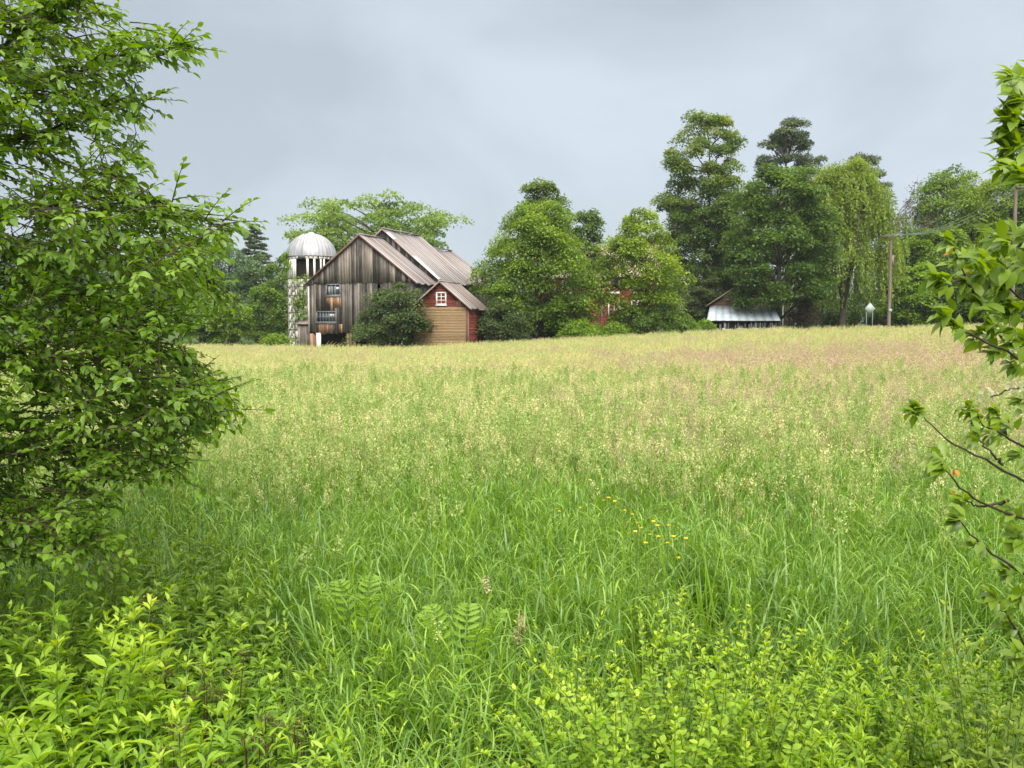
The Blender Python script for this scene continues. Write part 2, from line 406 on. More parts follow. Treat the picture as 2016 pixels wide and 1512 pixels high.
def willow(name, label, cx, top, bot, hw, D):
    x = (cx - CX) / F * D; gz = float(ground(x, D)); z1 = P(cx, top, D)[2] - gz; z0 = P(cx, bot, D)[2] - gz; Rr = hw / F * D
    th = thing(name, label, 'willow tree', (x, D, gz)); gt = G(); gc = G(); H = z1 - z0
    # forked leaning trunk
    fork = np.array([.1, 0, 2.6])
    limb(gt, np.array([0, 0, -.3]), fork, .36, .3, 6, .02, sides=9)
    mains = []
    for a, L, h in ((3.4, .55, .7), (.2, .6, .8), (1.7, .4, .95), (4.9, .45, .85), (5.8, .65, .62), (2.6, .6, .5)):
        tip = np.array([math.cos(a) * Rr * L, math.sin(a) * Rr * L, z0 + H * h])
        mains.append(limb(gt, fork, tip, .22, .05, 8, .09, .1, 6))
    limb(gt, np.array([.15, -.1, 1.1]), np.array([1.2, -.3, 2.6]), .09, .03, 5, .03)
    nb = 200; cl = []
    for i in range(nb):
        t = R.random() ** .75; a = i * 2.4; r = Rr * np.interp(t, [0, .3, .7, 1], [.95, 1, .85, .3]) * (.45 + .55 * R.random() ** .5) * (1 + .16 * math.sin(3 * a + 7 * t) + R.normal(0, .06))
        c = np.array([r * math.cos(a), r * math.sin(a), z0 + H * (.22 + .76 * t)])
        cl.append(c); m = mains[i % 6]; j = int(np.argmin(np.linalg.norm(m - c, axis=1)))
        limb(gt, m[j], c, .05, .015, 5, .06, .12, 4)
        ns = 7; hang = R.uniform(.07, .2) * H * (.7 + .6 * (1 - t))
        tn = np.clip(R.normal(.5, .15), .1, .9)
        for s in range(ns):
            q0 = c + R.normal(size=3) * np.array([.11, .11, .05]) * Rr * 1.3
            q0[2] += .0
            L = hang * R.uniform(.5, 1.1); nl = int(L / .1) + 4
            tt = R.random(nl); outw = unit(np.array([math.cos(a), math.sin(a), 0])) * .12 * L
            pos = q0 + outw * (tt[:, None] ** .5) + np.array([0, 0, -1]) * (tt * L)[:, None] + R.normal(0, .05, (nl, 3))
            pos[:, 2] = np.maximum(pos[:, 2], .9)
            dd = unit(np.array([0, 0, -1.]) + R.normal(0, .42, (nl, 3)))
            X, Y, Z = frames(dd, unit(R.normal(size=(nl, 3)) + np.array([0, -.3, .5])))
            sz = R.uniform(.2, .4, nl)
            gc.stamp(DIA_V, DIA_F, pos, X, Y, Z, np.stack([sz * .42, sz, sz * .4], -1), np.clip(tn + R.normal(0, .12, nl), 0, 1))
    leaf_clumps(gc, np.array(cl), .2 * Rr * R.uniform(.7, 1.3, len(cl)), 180, .3, 1.0, .75, asp=.4, up=.6)
    gt.build('trunk', M_['bark'], th); gc.build('crown', M_['willow'], th)

def bare(name, label, cx, top, D, leafy=0., spread=.5, group=None):
    x = (cx - CX) / F * D; gz = float(ground(x, D)); z1 = P(cx, top, D)[2] - gz
    th = thing(name, label, 'bare tree', (x, D, gz), 0, group); gt = G(); gc = G(); tips = []
    def rec(p, d, L, r, lev):
        e = p + d * L
        limb(gt, p, e, r, r * .6, 5, .05, 0, 4, .75); 
        if lev >= 3: tips.append(e)
        if lev == 5: return
        for k in range(3 if lev else 4):
            nd = unit(d + R.normal(size=3) * spread + np.array([0, 0, .12]))
            rec(p + (e - p) * R.uniform(.6, 1), nd, L * R.uniform(.55, .8), r * .58, lev + 1)
    rec(np.array([0, 0, -.2]), np.array([0, 0, 1.]), z1 * .42, .2, 0)
    gt.build('trunk', M_['bark'], th)
    if leafy:
        tips = np.array(tips); tips = tips[R.random(len(tips)) < leafy]
        leaf_clumps(gc, tips, .4, 14, .22, .7); gc.build('crown', M_['reddish'], th)
    return th
TREES = True
if TREES:
    # far left and behind the barn
    tree('walnut_tree', 'wide flat-topped green tree spreading above the barn roof and silo dome', 'tree', 738, 386, 508, 184, 104, 'flat', 'locust', lai=2.6, leaf=.4, nc=150, flat=.4, trunk=.42, rcf=.11, surf=.2, ztrunk=.5, tbias=.2)
    pine('spruce_tree', 'dark conical evergreen rising above the woods left of the silo', 505, 443, 560, 42, 135, 44, conic=True, mat='pine', cat='conifer')
    bgL = [
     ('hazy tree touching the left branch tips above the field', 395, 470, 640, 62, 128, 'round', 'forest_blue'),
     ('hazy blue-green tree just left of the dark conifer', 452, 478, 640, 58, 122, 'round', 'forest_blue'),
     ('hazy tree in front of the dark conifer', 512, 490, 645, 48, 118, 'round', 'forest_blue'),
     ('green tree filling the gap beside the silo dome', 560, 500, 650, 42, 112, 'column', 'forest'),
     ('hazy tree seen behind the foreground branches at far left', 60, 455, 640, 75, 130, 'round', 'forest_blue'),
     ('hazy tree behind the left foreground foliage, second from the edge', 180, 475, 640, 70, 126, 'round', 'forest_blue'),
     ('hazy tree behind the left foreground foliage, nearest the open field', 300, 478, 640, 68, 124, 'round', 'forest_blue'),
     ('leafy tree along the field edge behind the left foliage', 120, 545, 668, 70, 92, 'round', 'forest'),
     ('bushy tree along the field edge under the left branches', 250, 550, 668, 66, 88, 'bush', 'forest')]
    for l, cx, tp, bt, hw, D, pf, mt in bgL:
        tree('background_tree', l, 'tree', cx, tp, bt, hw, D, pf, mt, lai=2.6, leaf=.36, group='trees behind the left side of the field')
    tree('young_maple_tree', 'bright green low tree at the field edge right of the foreground foliage', 'tree', 405, 562, 668, 62, 84, 'round', 'hedge', lai=3, leaf=.28, group='trees on the left field edge')
    tree('young_maple_tree', 'light green bushy tree with dark stem at field edge left of silo', 'tree', 455, 578, 670, 45, 82, 'round', 'maple', lai=3, leaf=.26, group='trees on the left field edge')
    tree('hawthorn_tree', 'rounded dark green bushy tree next to the silo', 'tree', 523, 560, 672, 50, 88, 'bush', 'forest', lai=3.4, leaf=.25)
    tree('hedge_bush', 'low bright green bush at the foot of the silo', 'bush', 545, 656, 682, 30, 80, 'bush', 'hedge', lai=3, leaf=.2, trunk=.05, multi=3)
    # centre
    tree('lilac_bush', 'large dark green bush in front of the grey barn', 'bush', 768, 556, 680, 78, 73.6, 'bush', 'lilac', lai=3.6, leaf=.22, nc=110, rcf=.2, trunk=.09, multi=6, surf=.6, asymm=.3)
    tree('tall_maple_tree', 'dark rounded treetop rising behind the big bright maple', 'tree', 1070, 355, 560, 60, 98, 'column', 'tall', lai=3.2, leaf=.33, nc=90, rcf=.25)
    tree('slim_maple_tree', 'dark slim tree beside the house roof between two bright maples', 'tree', 1152, 418, 585, 40, 94, 'column', 'maple_dark', lai=3.6, leaf=.3, nc=90, rcf=.28)
    tree('big_maple_tree', 'broad bright green maple right of the barn', 'tree', 1056, 392, 652, 123, 79, 'maple', 'maple', lai=3.8, leaf=.27, nc=190, rcf=.17, trunk=.3, tbias=.25, asymm=.03)
    tree('small_maple_tree', 'yellow-green maple in front of the red farmhouse', 'tree', 1257, 414, 645, 90, 79, 'round', 'maple_bright', lai=2.9, leaf=.26, nc=140, rcf=.2, trunk=.2)
    tree('grey_green_bush', 'rounded dull green bush right beside the tan and red shed', 'bush', 992, 585, 672, 56, 75, 'bush', 'lilac', lai=4, leaf=.2, trunk=.07, multi=5)
    tree('dark_round_bush', 'dark rounded bush below the yellow-green maple', 'bush', 1262, 600, 656, 42, 77, 'bush', 'maple_dark', lai=4, leaf=.18, trunk=.05, multi=4)
    tree('low_hedge_bush', 'low vivid green bush at the field edge below the farmhouse', 'bush', 1140, 628, 672, 46, 75, 'bush', 'hedge', lai=3.5, leaf=.18, trunk=.04, multi=4, group='bushes along the field edge')
    tree('low_hedge_bush', 'low vivid green bush under the red wall and white window', 'bush', 1200, 634, 664, 40, 76, 'bush', 'hedge', lai=3.5, leaf=.18, trunk=.04, multi=4, group='bushes along the field edge')
    tree('low_hedge_bush', 'low green bush between the small maple and the metal-roofed shed', 'bush', 1335, 612, 655, 40, 78, 'bush', 'forest', lai=3.5, leaf=.18, trunk=.04, multi=4, group='bushes along the field edge')
    tree('low_hedge_bush', 'small green bush touching the left end of the metal lean-to roof', 'bush', 1388, 626, 654, 20, 80, 'bush', 'hedge', lai=3.5, leaf=.18, trunk=.04, multi=4, group='bushes along the field edge')
    tree('shade_bush', 'dark shaded shrub behind the grey-green bush by the big maple trunk', 'bush', 1068, 590, 668, 40, 84, 'bush', 'maple_dark', lai=4, leaf=.22, trunk=.06, multi=4)
    tree('elder_bush', 'dull green bush behind the metal-roofed shed, below the tallest tree', 'bush', 1382, 545, 640, 52, 90, 'bush', 'lilac', lai=3.5, leaf=.24, trunk=.08, multi=5)
    # right group
    tree('tall_ash_tree', 'tallest tree, dark green with gaps and a yellowish top', 'tree', 1378, 224, 600, 101, 98, 'tall', 'tall', lai=3.1, leaf=.3, nc=240, rcf=.15, flat=.75, trunk=.4, surf=.3, tbias=.45)
    tree('dark_maple_tree', 'dense dark green maple hanging over the metal-roofed shed', 'tree', 1532, 320, 600, 110, 84, 'full', 'maple_dark', lai=3.8, leaf=.3, nc=230, rcf=.15, flat=.65, trunk=.36, tbias=.3)
    tree('white_pine_tree', 'tall open pine with bare limbs above the dark maple', 'pine tree', 1548, 236, 520, 96, 110, 'pine', 'pine', lai=2.8, leaf=.36, nc=150, rcf=.13, flat=.7, trunk=.45, surf=.3, droop=-.1, asp=.3, ztrunk=.9)
    tree('white_pine_tree', 'shorter pine poking out above the yellow willow', 'pine tree', 1685, 304, 480, 66, 118, 'pine', 'pine', lai=2.6, leaf=.36, nc=110, rcf=.15, flat=.7, trunk=.4, surf=.3, droop=-.1, asp=.3, ztrunk=.9)
    willow('willow_tree', 'yellow-green weeping willow left of the utility pole', 1656, 322, 625, 98, 93)
    bare('bare_tree', 'leafless grey treetop between the willow and right woods', 1752, 352, 114, .12, .42, group='dead trees above the pole')
    bare('bare_tree', 'thin dead tree with brown remnants of leaves above the pole wires', 1788, 368, 112, .2, .4, group='dead trees above the pole')
    tree('brushwood_bush', 'greyish brown half-bare bush right of the metal-roofed shed', 'bush', 1578, 585, 648, 30, 84, 'bush', 'reddish', lai=2.4, leaf=.16, trunk=.05, multi=8)
    tree('tall_ash_tree', 'dark tree filling the gap between the tallest tree and the maple over the metal-roofed shed', 'tree', 1448, 395, 630, 70, 106, 'full', 'tall', lai=3.4, leaf=.32)
    for l, cx, tp, bt, hw, D, pf, mt in [
     ('large green tree in the right woods with ragged top beside the dead trees', 1868, 340, 610, 78, 112, 'full', 'maple'),
     ('lighter green tree in the right woods behind the second utility pole', 1962, 330, 620, 78, 108, 'round', 'maple_bright'),
     ('green tree in the right woods partly cut by the picture edge', 2045, 320, 620, 80, 104, 'round', 'forest'),
     ('hazy tree right behind the utility pole crossarm', 1775, 455, 630, 55, 110, 'column', 'forest_blue'),
     ('mid green tree behind the wires between the two poles', 1838, 450, 640, 66, 102, 'full', 'maple'),
     ('dark green tree at the lower end of the second pole', 1990, 430, 650, 75, 90, 'round', 'maple_dark'),
     ('bright green low tree just right of the utility pole', 1800, 520, 640, 45, 96, 'bush', 'hedge'),
     ('dark green tree low behind the orange-leaved twigs', 1900, 530, 650, 60, 93, 'bush', 'maple_dark')]:
        tree('woodland_tree', l, 'tree', cx, tp, bt, hw * 1.25, D, pf, mt, lai=3.6, leaf=.34, group='trees of the right woods')
    for l, cx, D, hw, tp in [('dark low undergrowth behind the diamond sign', 1700, 106, 66, 570), ('dark undergrowth bush behind the utility pole foot', 1775, 104, 60, 585),
                  ('dark undergrowth bush left of the willow trunk', 1620, 104, 60, 580), ('dark undergrowth bush at the field edge far right', 1870, 98, 62, 580), ('dark undergrowth bush beside the right picture edge', 1975, 92, 62, 570)]:
        tree('undergrowth_bush', l, 'bush', cx, tp, 640, hw, D, 'bush', 'maple_dark', lai=3.2, leaf=.3, trunk=.06, multi=4, group='undergrowth below the right woods')
# ------------------------------------------------------------------ buildings
M_['oldwood'] = surfmat('old_grey_wood', [(0, (.018, .016, .015)), (.3, (.045, .039, .035)), (.5, (.115, .1, .09)), (.7, (.22, .19, .165)), (1, (.4, .33, .25))], scale=(9, 9, .55), amt=.42, bump=.5, rough=.9, patch=.3, pscale=.7)
M_['brownwood'] = surfmat('brown_wood', [(0, (.05, .03, .02)), (.5, (.19, .1, .06)), (1, (.42, .28, .18))], scale=(9, 9, .8), amt=.4, bump=.4, rough=.9)
M_['whitepaint'] = surfmat('white_paint', [(0, (.35, .34, .32)), (.5, (.62, .62, .6)), (1, (.78, .78, .76))], scale=(5, 5, 3), amt=.35, rough=.6)
M_['greypaint'] = surfmat('grey_weathered_paint', [(0, (.05, .05, .05)), (.5, (.14, .15, .16)), (1, (.34, .36, .38))], scale=(6, 6, 2), amt=.5, rough=.8)
M_['roofmetal'] = surfmat('weathered_roof_metal', [(0, (.13, .07, .05)), (.25, (.22, .16, .145)), (.5, (.29, .26, .265)), (.75, (.34, .32, .34)), (1, (.46, .44, .46))], scale=(.35, 5.5, .35), amt=.55, rough=.5, spec=.4, patch=.12, pscale=.5)
M_['rust'] = surfmat('rusty_trim', [(0, (.08, .035, .025)), (.5, (.16, .085, .065)), (1, (.3, .22, .19))], scale=(2, 2, 2), amt=.4, rough=.8)
M_['red'] = surfmat('red_boards', [(0, (.03, .012, .01)), (.3, (.11, .025, .018)), (.6, (.2, .042, .028)), (1, (.3, .09, .06))], scale=(3, 3, 9), amt=.45, rough=.8, patch=.22, pscale=1.6)
M_['tan'] = surfmat('tan_shingle_siding', [(0, (.13, .08, .045)), (.5, (.3, .2, .11)), (1, (.43, .31, .18))], scale=(2.5, 2.5, 14), amt=.4, rough=.9, patch=.15, pscale=1.2)
M_['brownsiding'] = surfmat('brown_siding', [(0, (.09, .05, .035)), (.5, (.18, .11, .08)), (1, (.27, .18, .14))], scale=(2, 2, 10), amt=.3, rough=.9)
M_['dome'] = surfmat('galvanised_dome', [(0, (.13, .13, .14)), (.5, (.3, .3, .33)), (1, (.47, .47, .51))], scale=(3, 3, .5), amt=.6, rough=.45, metal=.25, spec=.5, patch=.12)
M_['silo'] = surfmat('stained_concrete', [(0, (.09, .08, .06)), (.3, (.3, .28, .24)), (.55, (.48, .46, .42)), (1, (.7, .69, .66))], scale=(5, 5, 1.1), amt=.95, rough=.9, bump=.5, patch=.3, pscale=.8)
M_['steel'] = surfmat('rusty_steel', [(0, (.08, .05, .035)), (1, (.25, .2, .17))], scale=(4, 4, 4), amt=.4, rough=.7)
M_['sheet'] = surfmat('bright_roof_sheet', [(0, (.1, .12, .13)), (.28, (.24, .29, .33)), (.5, (.38, .44, .5)), (1, (.64, .69, .75))], scale=(.5, 3, 7), amt=.45, rough=.4, metal=0, spec=.6, patch=.16, pscale=.5)
M_['glass'] = surfmat('old_glass', [(0, (.02, .025, .03)), (1, (.09, .11, .13))], scale=(2, 2, 2), rough=.12, spec=.8)
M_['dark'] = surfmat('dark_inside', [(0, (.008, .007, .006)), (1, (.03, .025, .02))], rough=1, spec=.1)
M_['stone'] = surfmat('field_stone', [(0, (.1, .09, .08)), (.5, (.27, .25, .22)), (1, (.5, .48, .44))], scale=(3, 3, 3), amt=.6, rough=.9, bump=.5)
M_['pole'] = surfmat('pole_wood', [(0, (.07, .05, .035)), (.5, (.15, .115, .09)), (1, (.32, .27, .22))], scale=(9, 9, .8), amt=.4, rough=.9)
M_['wire'] = surfmat('wire', [(0, (.16, .2, .19)), (1, (.3, .36, .34))])
M_['signmetal'] = surfmat('sign_metal', [(0, (.14, .17, .155)), (.5, (.24, .28, .26)), (1, (.4, .45, .42))], scale=(9, 9, 9), amt=.4, rough=.7)
M_['vine'] = M_['hedge']

def rnd(a, b): return random.uniform(a, b)
def boards(g, x0, x1, y, zb, zt, w=.25, th=.03, rag=.0, tint=(.2, .8), gapp=0., jit=.012):
    """vertical boards along local x at depth y (front face); zt may be a function of x"""
    x = x0
    while x < x1 - .02:
        ww = min(w * rnd(.8, 1.25), x1 - x)
        if random.random() >= gapp:
            f = zt if callable(zt) else (lambda _: zt)
            j = rnd(0, jit)
            g.board(x + .006, x + ww - .006, y - j, y + th - j, zb + rnd(0, rag), f(x), f(x + ww), rnd(*tint))
        x += ww
def boards_y(g, x, y0, y1, zb, zt, w=.25, th=.03, tint=(.2, .8), gapp=0., rag=0.):
    y = y0
    while y < y1 - .02:
        ww = min(w * rnd(.8, 1.25), y1 - y)
        if random.random() >= gapp:
            j = rnd(0, .012)
            g.box(x - th / 2 + j, x + th / 2 + j, y + .006, y + ww - .006, zb + rnd(0, rag), zt, rnd(*tint))
        y += ww
def clap(g, x0, x1, y, z0, z1, h=.13, tint=(.35, .65), step=0., trim=None):
    z = z0
    while z < z1 - .01:
        hh = min(h, z1 - z)
        a, b = (trim(z, z + hh) if trim else (x0, x1))
        if b > a:
            g.hexa([(a, y - .022, z), (b, y - .022, z), (b, y + .02, z), (a, y + .02, z), (a, y - .004, z + hh - .003), (b, y - .004, z + hh - .003), (b, y + .02, z + hh - .003), (a, y + .02, z + hh - .003)], rnd(*tint))
        z += h
def clap_y(g, x, y0, y1, z0, z1, h=.13, tint=(.35, .65)):
    z = z0
    while z < z1 - .01:
        hh = min(h, z1 - z)
        g.hexa([(x - .02, y0, z), (x + .022, y0, z), (x + .022, y1, z), (x - .02, y1, z), (x - .02, y0, z + hh - .003), (x + .004, y0, z + hh - .003), (x + .004, y1, z + hh - .003), (x - .02, y1, z + hh - .003)], rnd(*tint))
        z += h
def roof_slope(g, xr, zr, xe, ze, y0, y1, th=.07, rib=.6, ribh=.045, sag=0., skew=0., tint=None, seg=8):
    """one roof plane from the ridge (xr,zr) down to the eave (xe,ze) along y; ribs run down the slope"""
    n = max(2, int((y1 - y0) / rib)); ys = np.linspace(y0, y1, n + 1)
    dx, dz = xe - xr, ze - zr; L = math.hypot(dx, dz); nx, nz = -dz / L * (1 if dx > 0 else -1), abs(dx) / L
    ph = rnd(0, 6); sg = lambda y: -sag * math.sin((y - y0) / (y1 - y0) * math.pi) + .02 * math.sin(y * 2.1 + ph)
    for i in range(n):
        a, b = ys[i], ys[i + 1] - .0; t = rnd(.3, .7) if tint is None else rnd(*tint)
        sa, sb = sg(a), sg(b); eo = rnd(-.1, .1)
        xe2, ze2 = xe + dx / L * eo, ze + dz / L * eo
        g.hexa([(xr, a, zr + sa - th), (xe2, a, ze2 + sa - th), (xe2, b, ze2 + sb - th), (xr, b, zr + sb - th),
                (xr, a, zr + sa), (xe2, a, ze2 + sa), (xe2, b, ze2 + sb), (xr, b, zr + sb)], t)
        if ribh and i:
            g.hexa([(xr + nx * 0, a - .03, zr + sa + .002), (xe2, a - .03, ze2 + sa + .002), (xe2, a + .03, ze2 + sa + .002), (xr, a + .03, zr + sa + .002),
                    (xr + nx * ribh, a - .015, zr + sa + ribh * nz), (xe2 + nx * ribh, a - .015, ze2 + sa + ribh * nz), (xe2 + nx * ribh, a + .015, ze2 + sa + ribh * nz), (xr + nx * ribh, a + .015, zr + sa + ribh * nz)], t * .8)
def rake(g, pts, y, w=.16, th=.05, tint=.5):
    """trim board following the gable edge on its front"""
    for (x0, z0), (x1, z1) in zip(pts[:-1], pts[1:]):
        g.hexa([(x0, y, z0 - w), (x1, y, z1 - w), (x1, y + th, z1 - w), (x0, y + th, z0 - w), (x0, y, z0), (x1, y, z1), (x1, y + th, z1), (x0, y + th, z0)], tint)
def window(par, cx, y, cz, w, h, cols, rows, mat='whitepaint', bar=.05, fr=.09, sill=True, tint=.6, out=.05):
    g = G()
    g.box(cx - w / 2 - fr, cx - w / 2, y - out, y + .06, cz - h / 2, cz + h / 2, tint); g.box(cx + w / 2, cx + w / 2 + fr, y - out, y + .06, cz - h / 2, cz + h / 2, tint)
    g.box(cx - w / 2 - fr, cx + w / 2 + fr, y - out, y + .06, cz + h / 2, cz + h / 2 + fr, tint); g.box(cx - w / 2 - fr, cx + w / 2 + fr, y - out, y + .06, cz - h / 2 - fr, cz - h / 2, tint)
    for i in range(1, cols): x = cx - w / 2 + w * i / cols; g.box(x - bar / 2, x + bar / 2, y - .02, y + .03, cz - h / 2, cz + h / 2, tint)
    for j in range(1, rows): z = cz - h / 2 + h * j / rows; g.box(cx - w / 2, cx + w / 2, y - .022, y + .028, z - bar / 2, z + bar / 2, tint)
    o = g.build('window', M_[mat], par)
    p = G(); p.box(cx - w / 2, cx + w / 2, y + .035, y + .045, cz - h / 2, cz + h / 2, .4); p.build('pane', M_['glass'], o)
    if sill:
        s = G(); s.box(cx - w / 2 - fr - .05, cx + w / 2 + fr + .05, y - out - .06, y + .04, cz - h / 2 - fr - .06, cz - h / 2 - fr - .003, tint); s.build('sill', M_[mat], o)
    return o

# --- the old barn
BA = math.radians(-21)
barn = thing('barn', 'big weathered grey board barn with patchy metal roof next to the silo', 'barn', (-12.83, 78.0, -.33), BA)
rf1 = lambda x: 10.12 - 3.95 * abs(x) / 5.25 - .12
g = G()
boards(g, -5.2, 5.2, -.07, 6.02, rf1, w=.27, rag=.12, tint=(.25, .95))
g.build('gable_boards', M_['oldwood'], barn)
g = G()
# lower tier, with the openings left out
W1 = (-3.38, -2.02, 5.08, 6.0); W2 = (-4.4, -2.5, 2.78, 3.68)
x = -5.2
while x < 5.15:
    ww = .25 * rnd(.8, 1.2); m = x + ww / 2
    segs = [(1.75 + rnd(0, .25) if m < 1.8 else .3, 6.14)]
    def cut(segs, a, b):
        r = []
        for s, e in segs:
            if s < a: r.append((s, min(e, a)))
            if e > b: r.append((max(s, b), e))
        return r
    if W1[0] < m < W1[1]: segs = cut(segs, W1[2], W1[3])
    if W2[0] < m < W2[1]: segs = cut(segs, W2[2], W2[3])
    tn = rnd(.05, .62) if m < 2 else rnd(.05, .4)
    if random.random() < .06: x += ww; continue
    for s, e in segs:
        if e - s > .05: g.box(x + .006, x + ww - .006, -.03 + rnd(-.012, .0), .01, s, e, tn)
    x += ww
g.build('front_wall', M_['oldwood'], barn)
g = G(); g.box(W1[0] - .05, W1[1] + .05, -.075, -.045, 4.0, 5.0, .0) if False else None
x = W1[0]
while x < W1[1] - .05:
    g.box(x, x + .2, -.075 + rnd(0, .01), -.046, 4.9 - rnd(.5, 1.3), 4.96, rnd(.4, .95)); x += .21
g.build('repair_boards', M_['brownwood'], barn); g = G()
x = W2[0]
while x < W2[1] + .6:
    if random.random() < .8: g.box(x, x + .17, -.075 + rnd(0, .01), -.046, 1.7 + rnd(0, .2), 2.62, rnd(.1, .9))
    x += .2
g.build('repair_boards', M_['brownwood'], barn); g = G()
g.box(-5.1, -4.75, -.1, .02, -.3, 1.8, .7); g.box(-4.72, -4.5, -.1, .02, -.3, 1.7, .4)
g.build('corner_boards', M_['brownwood'], barn); g = G()
for x in (-1.4, -1.1, -.75): g.box(x, x + .22, -.1, .02, -.3, 1.8, rnd(.2, .6))
g.build('repair_boards', M_['brownwood'], barn)
g = G(); g.box(-4.38, -4.02, -.16, .06, -.3, 1.85, .75); g.box(-5.24, -5.12, -.09, .05, 1.9, 5.9, .3)
g.build('white_post', M_['whitepaint'], barn)
g = G()
for x in np.arange(-3.8, -1.5, .35):
    g.tube([(x, -.05, .1), (x + .3, -.12, .8), (x + .7, -.1, 1.0 + rnd(0, .25))], [.03, .025, .015], 4, .8)
g.build('dry_stalks', M_['dry'], barn)
# windows of the gable wall
def barnwin(c, cols, rows, tint):
    return window(barn, (c[0] + c[1]) / 2, -.02, (c[2] + c[3]) / 2, c[1] - c[0] - .1, c[3] - c[2] - .1, cols, rows, 'greypaint', .06, .1, True, tint)
barnwin(W1, 3, 1, .55); barnwin(W2, 6, 2, .5)
g = G()
for x in (-3.2, -2.95, -2.62): g.box(x, x + .2, -.035, -.025, 5.15, 5.85, rnd(.4, .7))
g.build('window_boards', M_['greypaint'], barn)
# side walls and the walls of the higher middle part
g = G()
boards_y(g, -5.2, 0, 18, 0, 5.9, tint=(.15, .6)); boards_y(g, 5.2, .05, 4, 0, 6.05, tint=(.1, .5)); boards_y(g, 5.2, 4, 18, 2.9, 6.2, tint=(.05, .4), rag=.4, gapp=.06)
boards_y(g, 5.2, 4, 18, 0, 2.9, tint=(.05, .4), gapp=.35)
boards(g, -5.2, 5.2, 17.95, 0, lambda x: 9.9 - 3.9 * abs(x) / 5.25, tint=(.15, .6))
rf2 = lambda x: 11.0 - 4.55 * abs(x) / 5.35
x = -5.2
while x < 5.2:   # the strip of wall showing above the front roof
    g.board(x, x + .26, 3.93, 3.99, rf1(x) - .3, rf2(x) - .08, rf2(x + .26) - .08, rnd(.1, .6)); x += .265
g.build('side_wall', M_['oldwood'], barn)
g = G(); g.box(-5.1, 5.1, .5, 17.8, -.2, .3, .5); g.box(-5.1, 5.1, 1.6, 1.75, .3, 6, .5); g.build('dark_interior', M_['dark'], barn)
for nm, (zr, ze, xe, y0, y1, sg) in {'front': (10.2, 6.02, 5.5, -.32, 3.98, .05), 'mid': (11.08, 6.42, 5.62, 3.72, 11.2, .2), 'back': (10.2, 6.3, 5.5, 11.2, 18.3, .28)}.items():
    g = G(); roof_slope(g, 0, zr, xe, ze, y0, y1, sag=sg); roof_slope(g, 0, zr, -xe, ze, y0, y1, sag=sg)
    g.box(-.12, .12, y0, y1, zr - .02, zr + .05, .5)
    g.build('roof', M_['roofmetal'], barn)
g = G()
rake(g, [(-5.5, 6.0), (0, 10.19)], -.35, .15); rake(g, [(0, 10.19), (5.5, 6.0)], -.35, .15)
rake(g, [(-5.62, 6.38), (0, 11.06)], 3.68, .12, tint=.9); rake(g, [(0, 11.06), (5.62, 6.38)], 3.68, .12, tint=1.)
g.build('rake_trim', M_['rust'], barn)
g = G()
def flash(a, b):
    f = lambda x: 11.1 - 4.66 * x / 5.62
    g.hexa([(a, 3.55, f(a) - .05), (b, 3.55, f(b) - .05), (b, 4.05, f(b) + .0), (a, 4.05, f(a) + .0), (a, 3.55, f(a) + .03), (b, 3.55, f(b) + .03), (b, 4.05, f(b) + .05), (a, 4.05, f(a) + .05)], .9)
flash(.55, 1.25); g.build('flashing', M_['whitepaint'], barn); g = G(); flash(3.1, 5.55)
g.build('flashing', M_['whitepaint'], barn)

# --- lean-to between silo and barn
leanto = thing('lean_to', 'small grey board lean-to between the silo and the barn', 'shed', (-17.45, 81.6, -.33), BA)
g = G(); boards(g, -1.3, .25, -.9, 0, 2.55, w=.22, tint=(.5, .95)); boards(g, -1.3, .25, 1.2, 0, 2.9, w=.25, tint=(.4, .8)); boards_y(g, -1.3, -.9, 1.2, 0, 2.6)
g.build('wall', M_['oldwood'], leanto)
g = G(); g.hexa([(-1.5, -1.1, 2.58), (.35, -1.1, 2.58), (.35, 1.4, 2.98), (-1.5, 1.4, 2.98), (-1.5, -1.1, 2.66), (.35, -1.1, 2.66), (.35, 1.4, 3.06), (-1.5, 1.4, 3.06)], .3); g.build('roof', M_['roofmetal'], leanto)

# --- silo
SX, SY, SR = -18.73, 86.0, 2.2
silo = thing('silo', 'old whitish concrete stave silo with a ribbed silver dome left of the barn', 'silo', (SX, SY, -.35))
g = G(); HT = 8.85; BAND = 6.75
n = 44
for i in range(n):
    a0, a1 = i * 2 * math.pi / n, (i + 1) * 2 * math.pi / n - .012
    z = 0; off = (i % 3) * .25
    segs = [0] + [off + .76 * k for k in range(1, 12) if off + .76 * k < BAND] + [BAND]
    for z0, z1 in zip(segs[:-1], segs[1:]):
        r0, r1 = SR - .1, SR + rnd(0, .012)
        g.hexa([(r0 * math.cos(a0), r0 * math.sin(a0), z0 + .004), (r1 * math.cos(a0), r1 * math.sin(a0), z0 + .004), (r1 * math.cos(a1), r1 * math.sin(a1), z0 + .004), (r0 * math.cos(a1), r0 * math.sin(a1), z0 + .004),
                (r0 * math.cos(a0), r0 * math.sin(a0), z1), (r1 * math.cos(a0), r1 * math.sin(a0), z1), (r1 * math.cos(a1), r1 * math.sin(a1), z1), (r0 * math.cos(a1), r0 * math.sin(a1), z1)], rnd(.5, .68) + .12 * math.sin(i * 2.7))
g.build('wall', M_['silo'], silo)
g = G()
